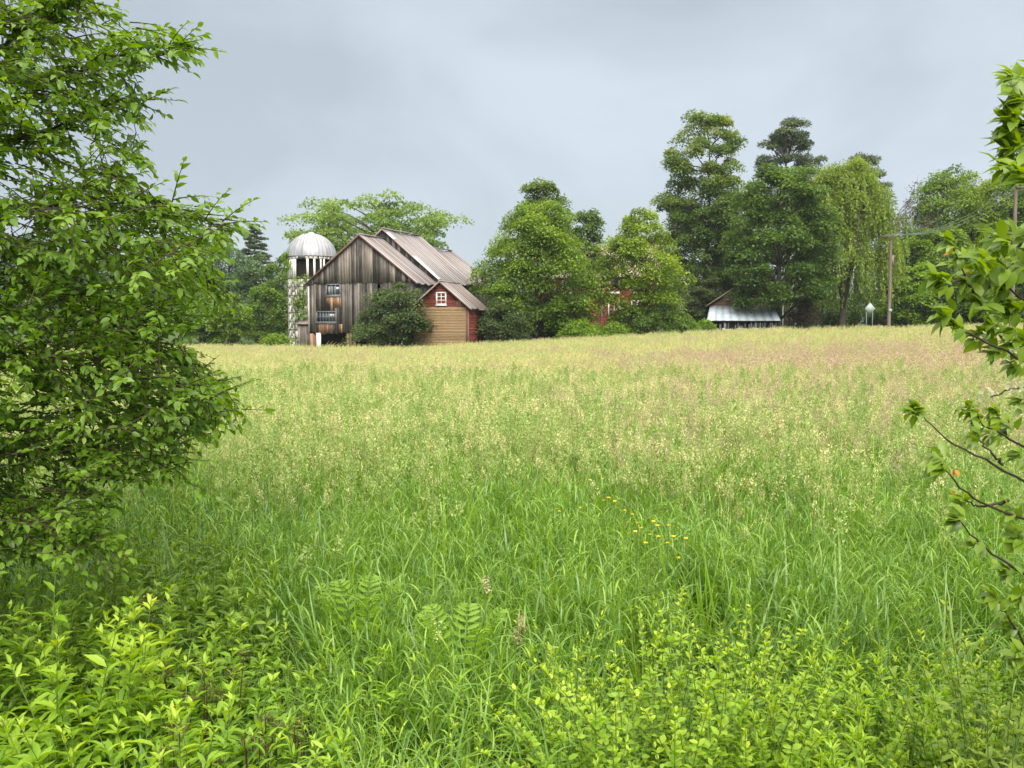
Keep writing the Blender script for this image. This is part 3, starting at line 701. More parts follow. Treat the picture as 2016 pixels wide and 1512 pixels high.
for i in range(n):   # broken top band: separate white staves with dark gaps
    a0 = i * 2 * math.pi / n; am = math.degrees(a0) % 360
    gap = .38 if am > 232 else .0
    if (am > 240 and am < 250) or random.random() < gap: continue
    a1 = a0 + 2 * math.pi / n * (rnd(.25, .7) if am > 232 else .97); r0, r1 = SR - .08, SR + .01; zb = BAND + (rnd(0, .5) if am > 235 and random.random() < .4 else 0)
    g.hexa([(r0 * math.cos(a0), r0 * math.sin(a0), zb), (r1 * math.cos(a0), r1 * math.sin(a0), zb), (r1 * math.cos(a1), r1 * math.sin(a1), zb), (r0 * math.cos(a1), r0 * math.sin(a1), zb),
            (r0 * math.cos(a0), r0 * math.sin(a0), HT - .25), (r1 * math.cos(a0), r1 * math.sin(a0), HT - .25), (r1 * math.cos(a1), r1 * math.sin(a1), HT - .25), (r0 * math.cos(a1), r0 * math.sin(a1), HT - .25)], rnd(.6, 1))
for i in range(30):
    a0 = i * 2 * math.pi / 30; a1 = a0 + rnd(.12, .2); r0, r1 = SR - .08, SR + .02
    g.hexa([(r0 * math.cos(a0), r0 * math.sin(a0), HT - .25), (r1 * math.cos(a0), r1 * math.sin(a0), HT - .25), (r1 * math.cos(a1), r1 * math.sin(a1), HT - .25), (r0 * math.cos(a1), r0 * math.sin(a1), HT - .25),
            (r0 * math.cos(a0), r0 * math.sin(a0), HT), (r1 * math.cos(a0), r1 * math.sin(a0), HT), (r1 * math.cos(a1), r1 * math.sin(a1), HT), (r0 * math.cos(a1), r0 * math.sin(a1), HT)], rnd(.7, 1))
g.build('top_staves', M_['silo'], silo)
g = G(); a = np.linspace(0, 2 * math.pi, 41)
for k in range(9):
    zz = .6 + k * .78; g.tube(np.stack([(SR + .03) * np.cos(a), (SR + .03) * np.sin(a), np.full(41, zz)], -1), .022, 4, .3)
g.build('hoops', M_['steel'], silo)
g = G(); g.tube([(0, 0, 0), (0, 0, HT - .1)], SR - .35, 24, .5); g.box(-1.3, 1.3, -1.3, 1.3, BAND - .2, BAND, .5); g.build('dark_core', M_['dark'], silo)
# dome of corrugated gores, with one dented gore
g = G(); ng = 36; nr = 12; Hd = 2.22
V = []; T = []
for j in range(nr + 1):
    ph = j / nr * math.pi / 2
    for i in range(ng * 2):
        a = i * math.pi / ng; rr = (SR + .12) * math.cos(ph) + (.035 if i % 2 else -.02) * math.cos(ph) ** .5
        am = math.degrees(a) % 360
        if 246 < am < 262 and ph < .75: rr -= .22 * (1 - ph / .75) * (1 - abs(am - 254) / 8)
        V.append((rr * math.cos(a), rr * math.sin(a), HT + .02 + Hd * math.sin(ph) ** 1.04)); T.append(.68 if i % 2 else .3)
F_ = [(j * ng * 2 + i, j * ng * 2 + (i + 1) % (ng * 2), (j + 1) * ng * 2 + (i + 1) % (ng * 2), (j + 1) * ng * 2 + i) for j in range(nr) for i in range(ng * 2)]
g.add(V, F_, T); dm = g.build('dome', M_['dome'], silo)
g = G(); g.tube([(0, 0, HT + Hd - .02), (0, 0, HT + Hd + .12)], [.35, .2], 12, .6); g.tube([(-1.75, 0.1, HT + 1.35), (-1.15, .1, HT + 1.95), (-.7, .1, HT + 2.2)], [.05, .06, .05], 5, .9)
g.build('dome_cap', M_['dome'], dm)
g = G(); g.hexa([(-.75, -SR - .12, HT - .22), (-.1, -SR - .16, HT - .22), (-.1, -SR + .1, HT - .22), (-.75, -SR + .1, HT - .22), (-.75, -SR - .1, HT + .04), (-.1, -SR - .14, HT + .04), (-.1, -SR + .1, HT + .04), (-.75, -SR + .1, HT + .04)], .2)
g.build('chute_hood', M_['greypaint'], silo)
# vine climbing the silo
vine = thing('vine', 'green climbing vine on the right side of the silo and around its top left', 'vine', (SX, SY, -.35))
gl = G(); gs = G()
def vpatch(amin, amax, zmin, zmax, n, size=.2, rad=.16):
    am = R.uniform(amin, amax, n); zz = R.uniform(zmin, zmax, n)
    cen = np.stack([(SR + .15) * np.cos(np.radians(am)), (SR + .15) * np.sin(np.radians(am)), zz], -1)
    leaf_clumps(gl, cen, .3, 14, size, .9, .1)
vpatch(243, 275, 3.1, 7.0, 46); vpatch(240, 252, .3, 3, 6); vpatch(160, 225, 7.6, 9.2, 50); vpatch(155, 184, .3, 8, 30); vpatch(240, 250, 3, 5.5, 8)
for am in (240, 250, 262, 185):
    zz = np.linspace(.1, 6.3, 9); aa = np.radians(am + R.normal(0, 3, 9)); gs.tube(np.stack([(SR + .06) * np.cos(aa), (SR + .06) * np.sin(aa), zz], -1), .03, 4, .5)
gs.build('stem', M_['bark'], vine); gl.build('foliage', M_['hedge'], vine)

# --- little red and tan shed in front of the barn
SA = math.radians(-16)
shed = thing('red_shed', 'small shed with tan siding, dark red gable and one white window', 'shed', (-5.62, 72.4, -.33), SA)
HW = 2.28; ZE = 4.02; ZR = 5.92; SL = 4.2
g = G(); clap(g, -HW, HW - .17, -.03, .02, 3.95, .125, (.3, .7)); 
g.build('front_siding', M_['tan'], shed)
g = G(); gz = lambda a, b: (-(HW) * (1 - max(0, (b - ZE)) / (ZR - ZE)), (HW) * (1 - max(0, (b - ZE)) / (ZR - ZE)))
clap(g, -HW, HW, 0, 3.955, ZR - .06, .13, (.35, .75), trim=gz)
clap_y(g, HW + .02, .02, SL, .1, ZE, .14, (.3, .7)); clap_y(g, -HW - .02, .02, SL, .1, ZE, .14, (.3, .7)); clap(g, -HW, HW, SL + .02, .1, ZE, .14)
g.build('red_boards', M_['red'], shed)
g = G(); g.box(HW - .165, HW - .03, -.07, .03, .0, 3.93, .3); g.box(HW - .02, HW + .06, -.06, .05, .0, 3.95, .6)
for x in (1.35, 1.55, 1.75): g.box(x, x + .15, -.05, -.025, 3.98, 4.25 + rnd(0, .2), rnd(.2, .8))
g.build('corner_post', M_['rust'], shed)
window(shed, 0.05, -.03, 4.62, .66, .82, 2, 3, 'whitepaint', .05, .1, True, .8)
g = G(); roof_slope(g, 0, ZR + .08, HW + .38, ZE - .22, -.35, SL + .2, .06, .55); roof_slope(g, 0, ZR + .08, -HW - .3, ZE - .17, -.35, SL + .2, .06, .55); g.box(-.1, .1, -.35, SL + .2, ZR + .05, ZR + .12, .6)
g.build('roof', M_['roofmetal'], shed)
g = G(); rake(g, [(-HW - .3, ZE - .2), (0, ZR + .06)], -.38, .13, .04, .75); rake(g, [(0, ZR + .06), (HW + .38, ZE - .25)], -.38, .13, .04, .6); g.build('rake_trim', M_['rust'], shed)

# --- farmhouse behind the maples
hx, hy = P(1172, 640, 93)[0], 93.
hs = thing('farmhouse', 'red farmhouse with pinkish roof mostly hidden behind the two bright maples', 'house', (hx, hy, .5), math.radians(-10))
g = G(); clap(g, -6, 6, 0, .2, 6.6, .16, (.45, .75)); clap_y(g, 6.02, 0, 8, .2, 6.6, .16, (.45, .75)); clap_y(g, -6.02, 0, 8, .2, 6.6, .16, (.45, .75)); clap(g, -6, 6, 8, .2, 6.6, .3)
g.build('wall', M_['red'], hs)
g = G(); g.box(-6.1, 6.1, -.1, 8.1, -.6, .2, .5); g.build('foundation', M_['stone'], hs)
M_['shingle'] = surfmat('pinkish_shingles', [(0, (.28, .19, .17)), (.5, (.42, .31, .28)), (1, (.55, .45, .42))], scale=(4, 4, 4), amt=.35)
g = G()
for s in (0, 1):
    y0, y1 = (-.4, 4.0) if s == 0 else (8.4, 4.0)
    g.hexa([(-6.5, y0, 6.45), (6.5, y0, 6.45), (6.5, y1, 9.9), (-6.5, y1, 9.9), (-6.5, y0, 6.6), (6.5, y0, 6.6), (6.5, y1, 10.05), (-6.5, y1, 10.05)], .5)
g.build('roof', M_['shingle'], hs)
g = G(); 
for x in (-6, 6): g = G(); g.hexa([(x - .02, 0, 6.6), (x + .02, 0, 6.6), (x + .02, 8, 6.6), (x - .02, 8, 6.6), (x - .02, 3.9, 9.85), (x + .02, 3.9, 9.85), (x + .02, 4.1, 9.85), (x - .02, 4.1, 9.85)], .5); g.build('gable', M_['red'], hs)
g = G(); g.box(2.2, 3, 3.6, 4.4, 9.6, 11.0, .3) if False else g.box(-4.4, -3.7, 3.7, 4.4, 9.5, 10.6, .3); g.build('chimney', M_['brownwood'], hs)
for x in (-4.6, -2.9, 1.9, 4.2):
    window(hs, x, -.03, 3.3, 1.0, 1.5, 2, 2, 'whitepaint', .06, .12); window(hs, x, -.03, 5.6, .8, 1.1, 2, 2, 'whitepaint', .06, .12)
g = G()
for x in (-6.1, -4.4, -2.6): g.box(x, x + .14, -2.2, -2.06, .0, 2.7, .7)
g.box(-6.3, -2.2, -2.3, -.02, 2.7, 2.85, .7); g.box(-6.3, -2.2, -2.3, -.02, 0, .25, .5); g.box(-6.1, -2.6, -2.2, -2.14, .9, .98, .8)
g.build('porch', M_['whitepaint'], hs)
g = G(); g.box(.6, .7, -.1, -.03, .2, 6.5, .6); g.build('downpipe', M_['greypaint'], hs)

# --- shed with the bright metal lean-to
mx, my = P(1463, 640, 84)[0], 84.
gz0 = float(ground(mx, my))
ms = thing('metal_roof_shed', 'low brown gabled shed with a bright metal lean-to roof under the dark maple', 'shed', (mx, my, gz0), math.radians(-12))
k = 84 / 1800.
def zz(py): return (640 - py) * k + 2.2 - gz0
ap, el = zz(556), zz(602)
g = G(); n = 30
clap(g, -2.85, 3.2, 0, zz(606), ap - .1, .14, (.35, .65), trim=lambda a, b: (-(3.0) * (ap - b) / (ap - el), 3.0 * (ap - b) / (ap - el)))
clap_y(g, 3.0, 0, 7, .1, el, .16); clap_y(g, -3.0, 0, 7, .1, el, .16)
g.build('gable_wall', M_['brownsiding'], ms)
g = G(); roof_slope(g, .0, ap + .12, -3.35, el + .02, -.35, 7, .08, .7, 0, tint=(.1, .3)); roof_slope(g, .0, ap + .12, 3.35, el + .02, -.35, 7, .08, .7, 0, tint=(.1, .3))
g.build('roof', M_['brownsiding'], ms)
g = G(); rake(g, [(-3.35, el), (0, ap + .1)], -.38, .12, .04, .7); rake(g, [(0, ap + .1), (3.35, el)], -.38, .12, .04, .5); g.build('rake_trim', M_['pole'], ms)
g = G(); yf = -1.9; zt, zb = zz(601.5), zz(631)
for i in range(9):
    x0, x1 = np.interp([i, i + 1], [0, 9], [-3.0, 2.65]), None
    x0b, x1b = np.interp([i, i + 1], [0, 9], [-3.25, 3.15])
    a, b = x0; 
    g.hexa([(x0b, yf, zb - .04), (x1b, yf, zb - .04), (b, -.05, zt - .04), (a, -.05, zt - .04), (x0b, yf, zb + rnd(0, .01)), (x1b, yf, zb), (b, -.05, zt), (a, -.05, zt)], rnd(.5, .75))
    g.hexa([(x1b - .03, yf, zb + .002), (x1b, yf, zb + .002), (b, -.05, zt + .002), (b - .03, -.05, zt + .002), (x1b - .02, yf, zb + .03), (x1b - .01, yf, zb + .03), (b - .01, -.05, zt + .03), (b - .02, -.05, zt + .03)], .6)
g.build('lean_to_roof', M_['sheet'], ms)
g = G(); g.box(-3.1, 3.0, -1.5, -1.4, -.1, zb - .12, .4); g.box(-3.2, 3.1, yf + .02, yf + .12, zb - .14, zb - .05, .4); g.build('dark_wall', M_['dark'], ms)
g = G()
x = -3.1
while x < 3.0:
    ww = rnd(.06, .2)
    if random.random() < .6: g.box(x, x + ww, yf + .15, yf + .22, -.1, zb - rnd(.12, .5) if random.random() < .6 else zb - .15, rnd(.0, .6))
    x += ww + rnd(.03, .12)
g.build('slats', M_['greypaint'], ms)
g = G()
for i in range(34):
    x = rnd(-3.1, 3.1); r = rnd(.12, .26); p = np.array([x, yf + rnd(-.2, .1), rnd(.35, .75)])
    v = rdir(8); pts = p + np.array([(a, b, c) for a in (-1, 1) for b in (-1, 1) for c in (-1, 1)]) * r * R.uniform(.6, 1, (8, 3))
    g.add(pts, [(0, 1, 3, 2), (4, 6, 7, 5), (0, 4, 5, 1), (2, 3, 7, 6), (0, 2, 6, 4), (1, 5, 7, 3)], rnd(.3, 1))
g.build('stone_base', M_['stone'], ms)

# --- utility poles, wires, sign
def pole(label, cx, top, D, h_extra, arm, armdir, rad=.15):
    p = P(cx, top, D); gz = float(ground(p[0], D)); H = p[2] - gz
    t = thing('utility_pole', label, 'utility pole', (p[0], D, gz), 0, 'utility poles along the road')
    g = G(); g.tube(np.array([(0, 0, -.3), (.02, 0, H * .5), (0, 0, H)]), [rad * 1.15, rad, rad * .8], 10, .55); g.add([(math.cos(a) * rad * .8, math.sin(a) * rad * .8, H) for a in np.arange(8) * math.pi / 4], [(0, 1, 2, 3), (0, 3, 4, 7), (4, 5, 6, 7)], .6)
    g.build('post', M_['pole'], t)
    g = G(); a, b = arm; g.hexa([(a, -.22, H - .02), (b, -.22 + armdir, H - .02), (b, -.12 + armdir, H - .02), (a, -.12, H - .02), (a, -.22, H + .11), (b, -.22 + armdir, H + .11), (b, -.12 + armdir, H + .11), (a, -.12, H + .11)], .4)
    g.build('crossarm', M_['pole'], t)
    ins = []
    for k in (0, .33, .67, 1):
        x = a + (b - a) * (k * .94 + .03); y = -.17 + armdir * k
        gi = G(); gi.tube([(x, y, H + .11), (x, y, H + .16), (x, y, H + .2), (x, y, H + .24)], [.03, .06, .045, .02], 8, .7); gi.build('insulator', M_['greypaint'], t)
        ins.append(np.array([p[0] + x, D + y, gz + H + .24]))
    return t, ins
t1, i1 = pole('utility pole with crossarm at top left, standing by the diamond sign', 1754, 467, 82, 0, (-1.05, .6), -.3, .145)
g = G(); g.box(.1, .28, -.12, .12, 6.1, 7.0, .8); g.build('transformer_can', M_['steel'], t1); g = G(); g.hexa([(.05, -.1, 3.0), (.12, -.1, 3.0), (.12, .1, 3.0), (.05, .1, 3.0), (.35, -.05, 3.35), (.42, -.05, 3.35), (.42, .05, 3.35), (.35, .05, 3.35)], .1); g.build('bracket', M_['steel'], t1); g = G(); g.box(-.1, .2, -.19, -.15, 2.0, 2.25, .9)
g.build('pole_plate', M_['greypaint'], t1)
t2, i2 = pole('pale utility pole cut off by leaves near the right picture edge', 2000, 371, 58, 0, (-.05, 1.7), .3, .13)
for k in range(3):
    a, b = i1[k + 1], i2[k]; t = np.linspace(0, 1, 26)[:, None]; p = a + (b - a) * t; p[:, 2] -= 4 * 1.0 * (t * (1 - t))[:, 0]
    g = G(); g.tube(p, .02, 4, .5); tag(g.build('power_line', M_['wire']), ['upper thin power wire sagging between the two utility poles', 'middle thin power wire sagging between the two utility poles', 'lowest thin power wire sagging between the two utility poles'][k], 'wire', 'power wires')
sp = P(1713, 607.5, 79); gz = float(ground(sp[0], 79))
sg = thing('road_sign', 'grey back of a diamond road sign on two thin posts left of the utility pole', 'road sign', (sp[0], 79, gz), math.radians(8))
hh = sp[2] - gz; r = .5
g = G(); g.add([(-r, 0, hh), (0, 0, hh - r), (r, 0, hh), (0, 0, hh + r), (-r, .02, hh), (0, .02, hh - r), (r, .02, hh), (0, .02, hh + r)], [(0, 1, 2, 3), (7, 6, 5, 4), (0, 4, 5, 1), (1, 5, 6, 2), (2, 6, 7, 3), (3, 7, 4, 0)], .75)
g.build('plate', M_['signmetal'], sg)
for s in (-.33, .22):
    g = G(); g.box(s - .03, s + .03, -.05, -.003, -.2, hh - .28 + (.0 if s < 0 else .02), .0); g.build('post', M_['signmetal'], sg)
# ------------------------------------------------------------------ grass: instanced stuff
def blade_tpl(seg, bend, twist=0.):
    t = np.linspace(0, 1, seg + 1); w = np.where(t < .35, .75 + .25 * t / .35, (1 - ((t - .35) / .65) ** 1.6)) * .5
    y = bend * t ** 2.2; z = t - .5 * abs(bend) ** 1.5 * t ** 3
    V = []
    for k in range(seg + 1):
        if k == seg: V.append((0, y[k], z[k]))
        else: V += [(-w[k], y[k], z[k]), (w[k], y[k], z[k])]
    F_ = [(2 * k, 2 * k + 1, 2 * k + 3, 2 * k + 2) for k in range(seg - 1)] + [(2 * seg - 2, 2 * seg - 1, 2 * seg)]
    return np.array(V, float), F_
def tuft(name, mat, nb, rad, h, w, bend=(.1, .9), seg=5, hv=.3, tmean=.5, heads=0, headmat=None):
    """one grass tuft; blades h tall and w wide"""
    g = G()
    for _ in range(nb):
        b = R.uniform(*bend) * (1 if R.random() < .85 else 1.5)
        tv, tf = blade_tpl(seg, b)
        a = R.uniform(0, 2 * math.pi); L = h * R.uniform(1 - hv, 1 + hv * .4)
        r = rad * math.sqrt(R.random()); a2 = R.uniform(0, 2 * math.pi)
        pos = np.array([[r * math.cos(a2), r * math.sin(a2), -.03]])
        Y = np.array([[math.cos(a), math.sin(a), 0]]); X = np.array([[-math.sin(a), math.cos(a), 0]])
        lean = R.normal(0, .12, 2); Z = unit(np.array([[lean[0], lean[1], 1]]))
        g.stamp(tv, tf, pos, X, Y, Z, np.array([[w * R.uniform(.6, 1.3), L, L]]), np.clip(R.normal(tmean, .2), 0, 1))
    return g.build(name, M_[mat], link=False)
def panicle_tuft(name, mat, n, rad, h, head=.16, spread=.05, nsp=26, sp=.012, stem=.0022):
    g = G()
    for _ in range(n):
        r = rad * math.sqrt(R.random()); a2 = R.uniform(0, 6.283); a = R.uniform(0, 6.283); L = h * R.uniform(.75, 1.12)
        p0 = np.array([r * math.cos(a2), r * math.sin(a2), 0]); ln = R.uniform(.03, .2) * L
        tip = p0 + np.array([math.cos(a) * ln, math.sin(a) * ln, L])
        t = np.linspace(0, 1, 5)[:, None]; pts = p0 + (tip - p0) * np.concatenate([t ** 1.6, t ** 1.6, t], 1)
        tn = float(np.clip(R.normal(.5, .2), 0, 1))
        g.tube(pts, np.linspace(stem, stem * .5, 5), 3, tn * .5)
        k = nsp; s = R.random(k); hd = head * R.uniform(.7, 1.2)
        an = R.uniform(0, 6.283, k); rr = spread * (1 - s) ** .7 * R.uniform(.3, 1, k) + .004
        ax = unit(tip - pts[3]); base = tip - ax * hd
        pos = base + ax * (s * hd)[:, None] + np.stack([np.cos(an) * rr, np.sin(an) * rr, rr * .3], -1)
        D = unit(np.stack([np.cos(an), np.sin(an), np.full(k, 1.1)], -1) + R.normal(0, .25, (k, 3)))
        X, Y, Z = frames(D, rdir(k)); sc = sp * R.uniform(.7, 1.4, k)
        g.stamp(DIA_V, DIA_F, pos, X, Y, Z, np.stack([sc * .55, sc * 1.25, sc], -1), np.clip(tn + R.normal(0, .12, k), 0, 1))
    return g.build(name, M_[mat], link=False)
def scatter(name, protos, pts, idx, scl, tilt=.06, zsc=None):
    col = bpy.data.collections.new(name + '_kinds')
    for i, p in enumerate(protos):
        p.name = 'k%02d_' % i + p.name; col.objects.link(p)
    me = bpy.data.meshes.new(name); n = len(pts)
    me.vertices.add(n); me.vertices.foreach_set('co', np.asarray(pts, np.float32).ravel())
    rot = np.stack([R.normal(0, tilt, n), R.normal(0, tilt, n), R.uniform(0, 6.283, n)], -1).astype(np.float32)
    a = me.attributes.new('rot', 'FLOAT_VECTOR', 'POINT'); a.data.foreach_set('vector', rot.ravel())
    s3 = np.repeat(np.asarray(scl, np.float32)[:, None], 3, 1)
    if zsc is not None: s3[:, 2] *= zsc
    a = me.attributes.new('scl', 'FLOAT_VECTOR', 'POINT'); a.data.foreach_set('vector', s3.astype(np.float32).ravel())
    a = me.attributes.new('kind', 'INT', 'POINT'); a.data.foreach_set('value', np.asarray(idx, np.int32))
    o = bpy.data.objects.new(name, me); COL.objects.link(o)
    ng = bpy.data.node_groups.new(name, 'GeometryNodeTree')
    ng.interface.new_socket('Geometry', in_out='INPUT', socket_type='NodeSocketGeometry'); ng.interface.new_socket('Geometry', in_out='OUTPUT', socket_type='NodeSocketGeometry')
    gi = ng.nodes.new('NodeGroupInput'); go = ng.nodes.new('NodeGroupOutput'); ip = ng.nodes.new('GeometryNodeInstanceOnPoints')
    ci = ng.nodes.new('GeometryNodeCollectionInfo'); ci.inputs['Collection'].default_value = col; ci.inputs['Separate Children'].default_value = True; ci.inputs['Reset Children'].default_value = True
    def na(nm, ty):
        q = ng.nodes.new('GeometryNodeInputNamedAttribute'); q.data_type = ty; q.inputs['Name'].default_value = nm; return q.outputs['Attribute']
    e2r = ng.nodes.new('FunctionNodeEulerToRotation')
    L = ng.links.new
    L(gi.outputs[0], ip.inputs['Points']); L(ci.outputs[0], ip.inputs['Instance']); ip.inputs['Pick Instance'].default_value = True
    L(na('kind', 'INT'), ip.inputs['Instance Index']); L(na('rot', 'FLOAT_VECTOR'), e2r.inputs[0]); L(e2r.outputs[0], ip.inputs['Rotation']); L(na('scl', 'FLOAT_VECTOR'), ip.inputs['Scale'])
    L(ip.outputs[0], go.inputs[0])
    md = o.modifiers.new('scatter', 'NODES'); md.node_group = ng
    o['kind'] = 'stuff'
    return o
def zone(n, y0, y1, side=1.0, spread=.62, pw=1.):
    """random ground points in the wedge the photograph could see, plus a margin"""
    u = R.random(n); y = np.sqrt(y0 ** 2 + (y1 ** 2 - y0 ** 2) * u) if pw == 1 else y0 + (y1 - y0) * u ** pw
    x = R.uniform(-1, 1, n) * (y * spread + side)
    return x, y
def vn(x, y, s, seed=0.):   # cheap smooth patch noise in [-1,1]
    return (np.sin(x * s + 1.3 + seed) * np.sin(y * s * 1.3 + .7 * seed) + np.sin(x * s * 2.3 + y * s * 1.1 + seed * 2) * .6 + np.sin(y * s * 2.9 - x * s * 1.7 + seed) * .4) / 2

# near green grass
def reed_tuft(name, mat, ns, rad, h, L, w, nlf=5):
    g = G()
    for _ in range(ns):
        r = rad * math.sqrt(R.random()); a2 = R.uniform(0, 6.283); a = R.uniform(0, 6.283); H = h * R.uniform(.7, 1.08); ln = H * R.uniform(.02, .16)
        p0 = np.array([r * math.cos(a2), r * math.sin(a2), 0]); t = np.linspace(0, 1, 5)
        pts = p0 + np.stack([math.cos(a) * ln * t ** 1.8, math.sin(a) * ln * t ** 1.8, H * t], -1)
        tn = float(np.clip(R.normal(.45, .18), 0, 1)); g.tube(pts, np.linspace(.003, .0012, 5), 3, tn)
        for q in range(nlf):
            s_ = .3 + .68 * (q + R.random() * .6) / nlf; pp = np.array([np.interp(s_, t, pts[:, k]) for k in range(3)])
            an = a2 + q * 2.9 + R.normal(0, .5); el = R.uniform(.85, 1.4); dz = np.array([math.cos(an) * math.cos(el), math.sin(an) * math.cos(el), math.sin(el)])
            X = np.array([-math.sin(an), math.cos(an), 0]); Y = np.cross(X, dz); Y = Y if Y[2] < 0 else -Y
            tv, tf = blade_tpl(6, R.uniform(.2, 1.0)); l = L * R.uniform(.6, 1.25)
            g.stamp(tv, tf, pp[None], X[None], Y[None], dz[None], np.array([[w * R.uniform(.7, 1.25), l, l]]), float(np.clip(tn + R.normal(.05, .13), 0, 1)))
    return g.build(name, M_[mat], link=False)
near = [tuft('tuft', 'grass', 15, .10, .95, .012, (.05, .55)), tuft('tuft', 'grass', 14, .12, .88, .014, (.3, 1.0)), tuft('tuft', 'grass_blue', 13, .1, .92, .012, (.1, .8)),
        tuft('tuft', 'grass', 20, .12, .65, .008, (.05, .5)), tuft('tuft', 'grass', 11, .10, .98, .015, (.4, 1.1), tmean=.6), tuft('tuft', 'grass', 18, .14, .5, .009, (.1, .9), tmean=.35),
        tuft('tuft', 'grass_blue', 9, .1, 1.0, .015, (.5, 1.2), tmean=.65), tuft('tuft', 'straw', 7, .1, .75, .006, (.1, .9)), reed_tuft('reed', 'grass', 9, .13, .92, .17, .009, 6), reed_tuft('reed', 'grass_blue', 8, .13, .9, .19, .010, 6), reed_tuft('reed', 'grass', 8, .12, .85, .15, .0085, 7), reed_tuft('reed', 'grass', 8, .12, 1.0, .19, .010, 6)]
x, y = zone(20500, 1.9, 17, 2.0)
dens = np.clip(1.2 - .02 * y, 0, 1)
lowc = ((x / y * F + CX < 620) & (y < 4.6)) | ((x / y * F + CX > 1230) & (y < 4.3))
k = (R.random(len(x)) < dens) & (~lowc | (R.random(len(x)) < .5)) & ((y > 2.7) | (R.random(len(x)) < .5))
x, y = x[k], y[k]
idx = R.choice(12, len(x), p=[.12, .11, .08, .11, .09, .07, .05, .04, .09, .07, .09, .08])
sc = R.uniform(.75, 1.12, len(x)) * (1 + .12 * vn(x, y, .9)); sc = np.where(y < 3.6, sc * .82, sc); sc = np.where(((x / y * F + CX < 620) & (y < 5.2)) | ((x / y * F + CX > 1230) & (y < 4.7)), sc * .62, sc)
scatter('meadow_grass', near, np.stack([x, y, ground(x, y)], -1), idx, sc, .1)
# seed heads rising above the green grass
seeds = [panicle_tuft('heads', 'greenseed', 4, .16, 1.12, .2, .05, 50, .019), panicle_tuft('heads', 'straw', 4, .16, 1.1, .17, .035, 34, .014), panicle_tuft('heads', 'pinkseed', 5, .18, 1.12, .17, .045, 34, .014),
         panicle_tuft('heads', 'greenseed', 3, .12, 1.2, .24, .06, 64, .021)]
x, y = zone(11000, 5.5, 22, 1.5, pw=1)
px = x / y * F + CX
pk = ss(900, 1500, px) * .4 + .18 * vn(x, y, .5, 3)
prob = ss(5.6, 11, y + 1.2 * vn(x, y, .6)) * .95 + .05
k = (R.random(len(x)) < prob) & ~((px < 520) & (y < 7)); x, y, pk = x[k], y[k], pk[k]
r = R.random(len(x)); idx = np.where(r < pk * ss(7, 13, y), 2, np.where(R.random(len(x)) < .5, 1, np.where(R.random(len(x)) < .6, 0, 3)))
scatter('grass_seed_heads', seeds, np.stack([x, y, ground(x, y)], -1), idx, R.uniform(.7, 1.08, len(x)), .07)
# the far field: paler, finer, all seed heads
far = [tuft('tuft', 'field', 34, .3, .8, .012, (.05, .5), 3), tuft('tuft', 'field', 30, .32, .7, .013, (.2, .8), 3), panicle_tuft('heads', 'straw', 16, .32, .95, .2, .04, 14, .026, .003),
       panicle_tuft('heads', 'pinkseed', 15, .34, .98, .2, .045, 15, .027, .003), panicle_tuft('heads', 'greenseed', 15, .32, .95, .2, .045, 14, .026, .003), tuft('tuft', 'grass', 30, .3, .8, .013, (.1, .6), 3)]
x, y = zone(46000, 14, 76, 4.0)
px = x / y * F + CX
lawn = (px > 1560) & (y > 70)
barnm = (px > 600) & (px < 960) & (y > 71.5)
k = ~lawn & ~barnm & (R.random(len(x)) < ss(13, 17, y) * (1 - .45 * ss(30, 70, y)))
x, y, px = x[k], y[k], px[k]
pink = np.clip(ss(1000, 1500, px) * (1 - ss(36, 52, y)) * .5 + .22 * vn(x, y, .22, 1) + .06 * ss(14, 20, y), 0, .8)
green = np.clip((1 - ss(15, 22, y)) * .5 + .07 + .1 * vn(x, y, .13, 5), 0, .6)
r = R.random(len(x)); r2 = R.random(len(x))
idx = np.where(r < .30 + .15 * vn(x, y, .35, 8), np.where(r2 < green, 5, np.where(r2 < .7, 0, 1)), np.where(r2 < pink, 3, np.where(r2 < pink + (1 - pink) * .72, 2, 4)))
scatter('field_grass', far, np.stack([x, y, ground(x, y)], -1), idx, R.uniform(.72, 1.05, len(x)) * (1 + .08 * vn(x, y, .3)), .07)
# short grass by the road
x, y = zone(5200, 68, 100, 0, .6); px = x / y * F + CX; k = (px > 1500) | (y < 72); x, y = x[k], y[k]
scatter('roadside_grass', [tuft('tuft', 'grass', 40, .4, .22, .014, (.1, .7), 2), tuft('tuft', 'field', 30, .4, .3, .014, (.1, .7), 2)], np.stack([x, y, ground(x, y)], -1), R.integers(0, 2, len(x)), R.uniform(.7, 1.2, len(x)), .05)

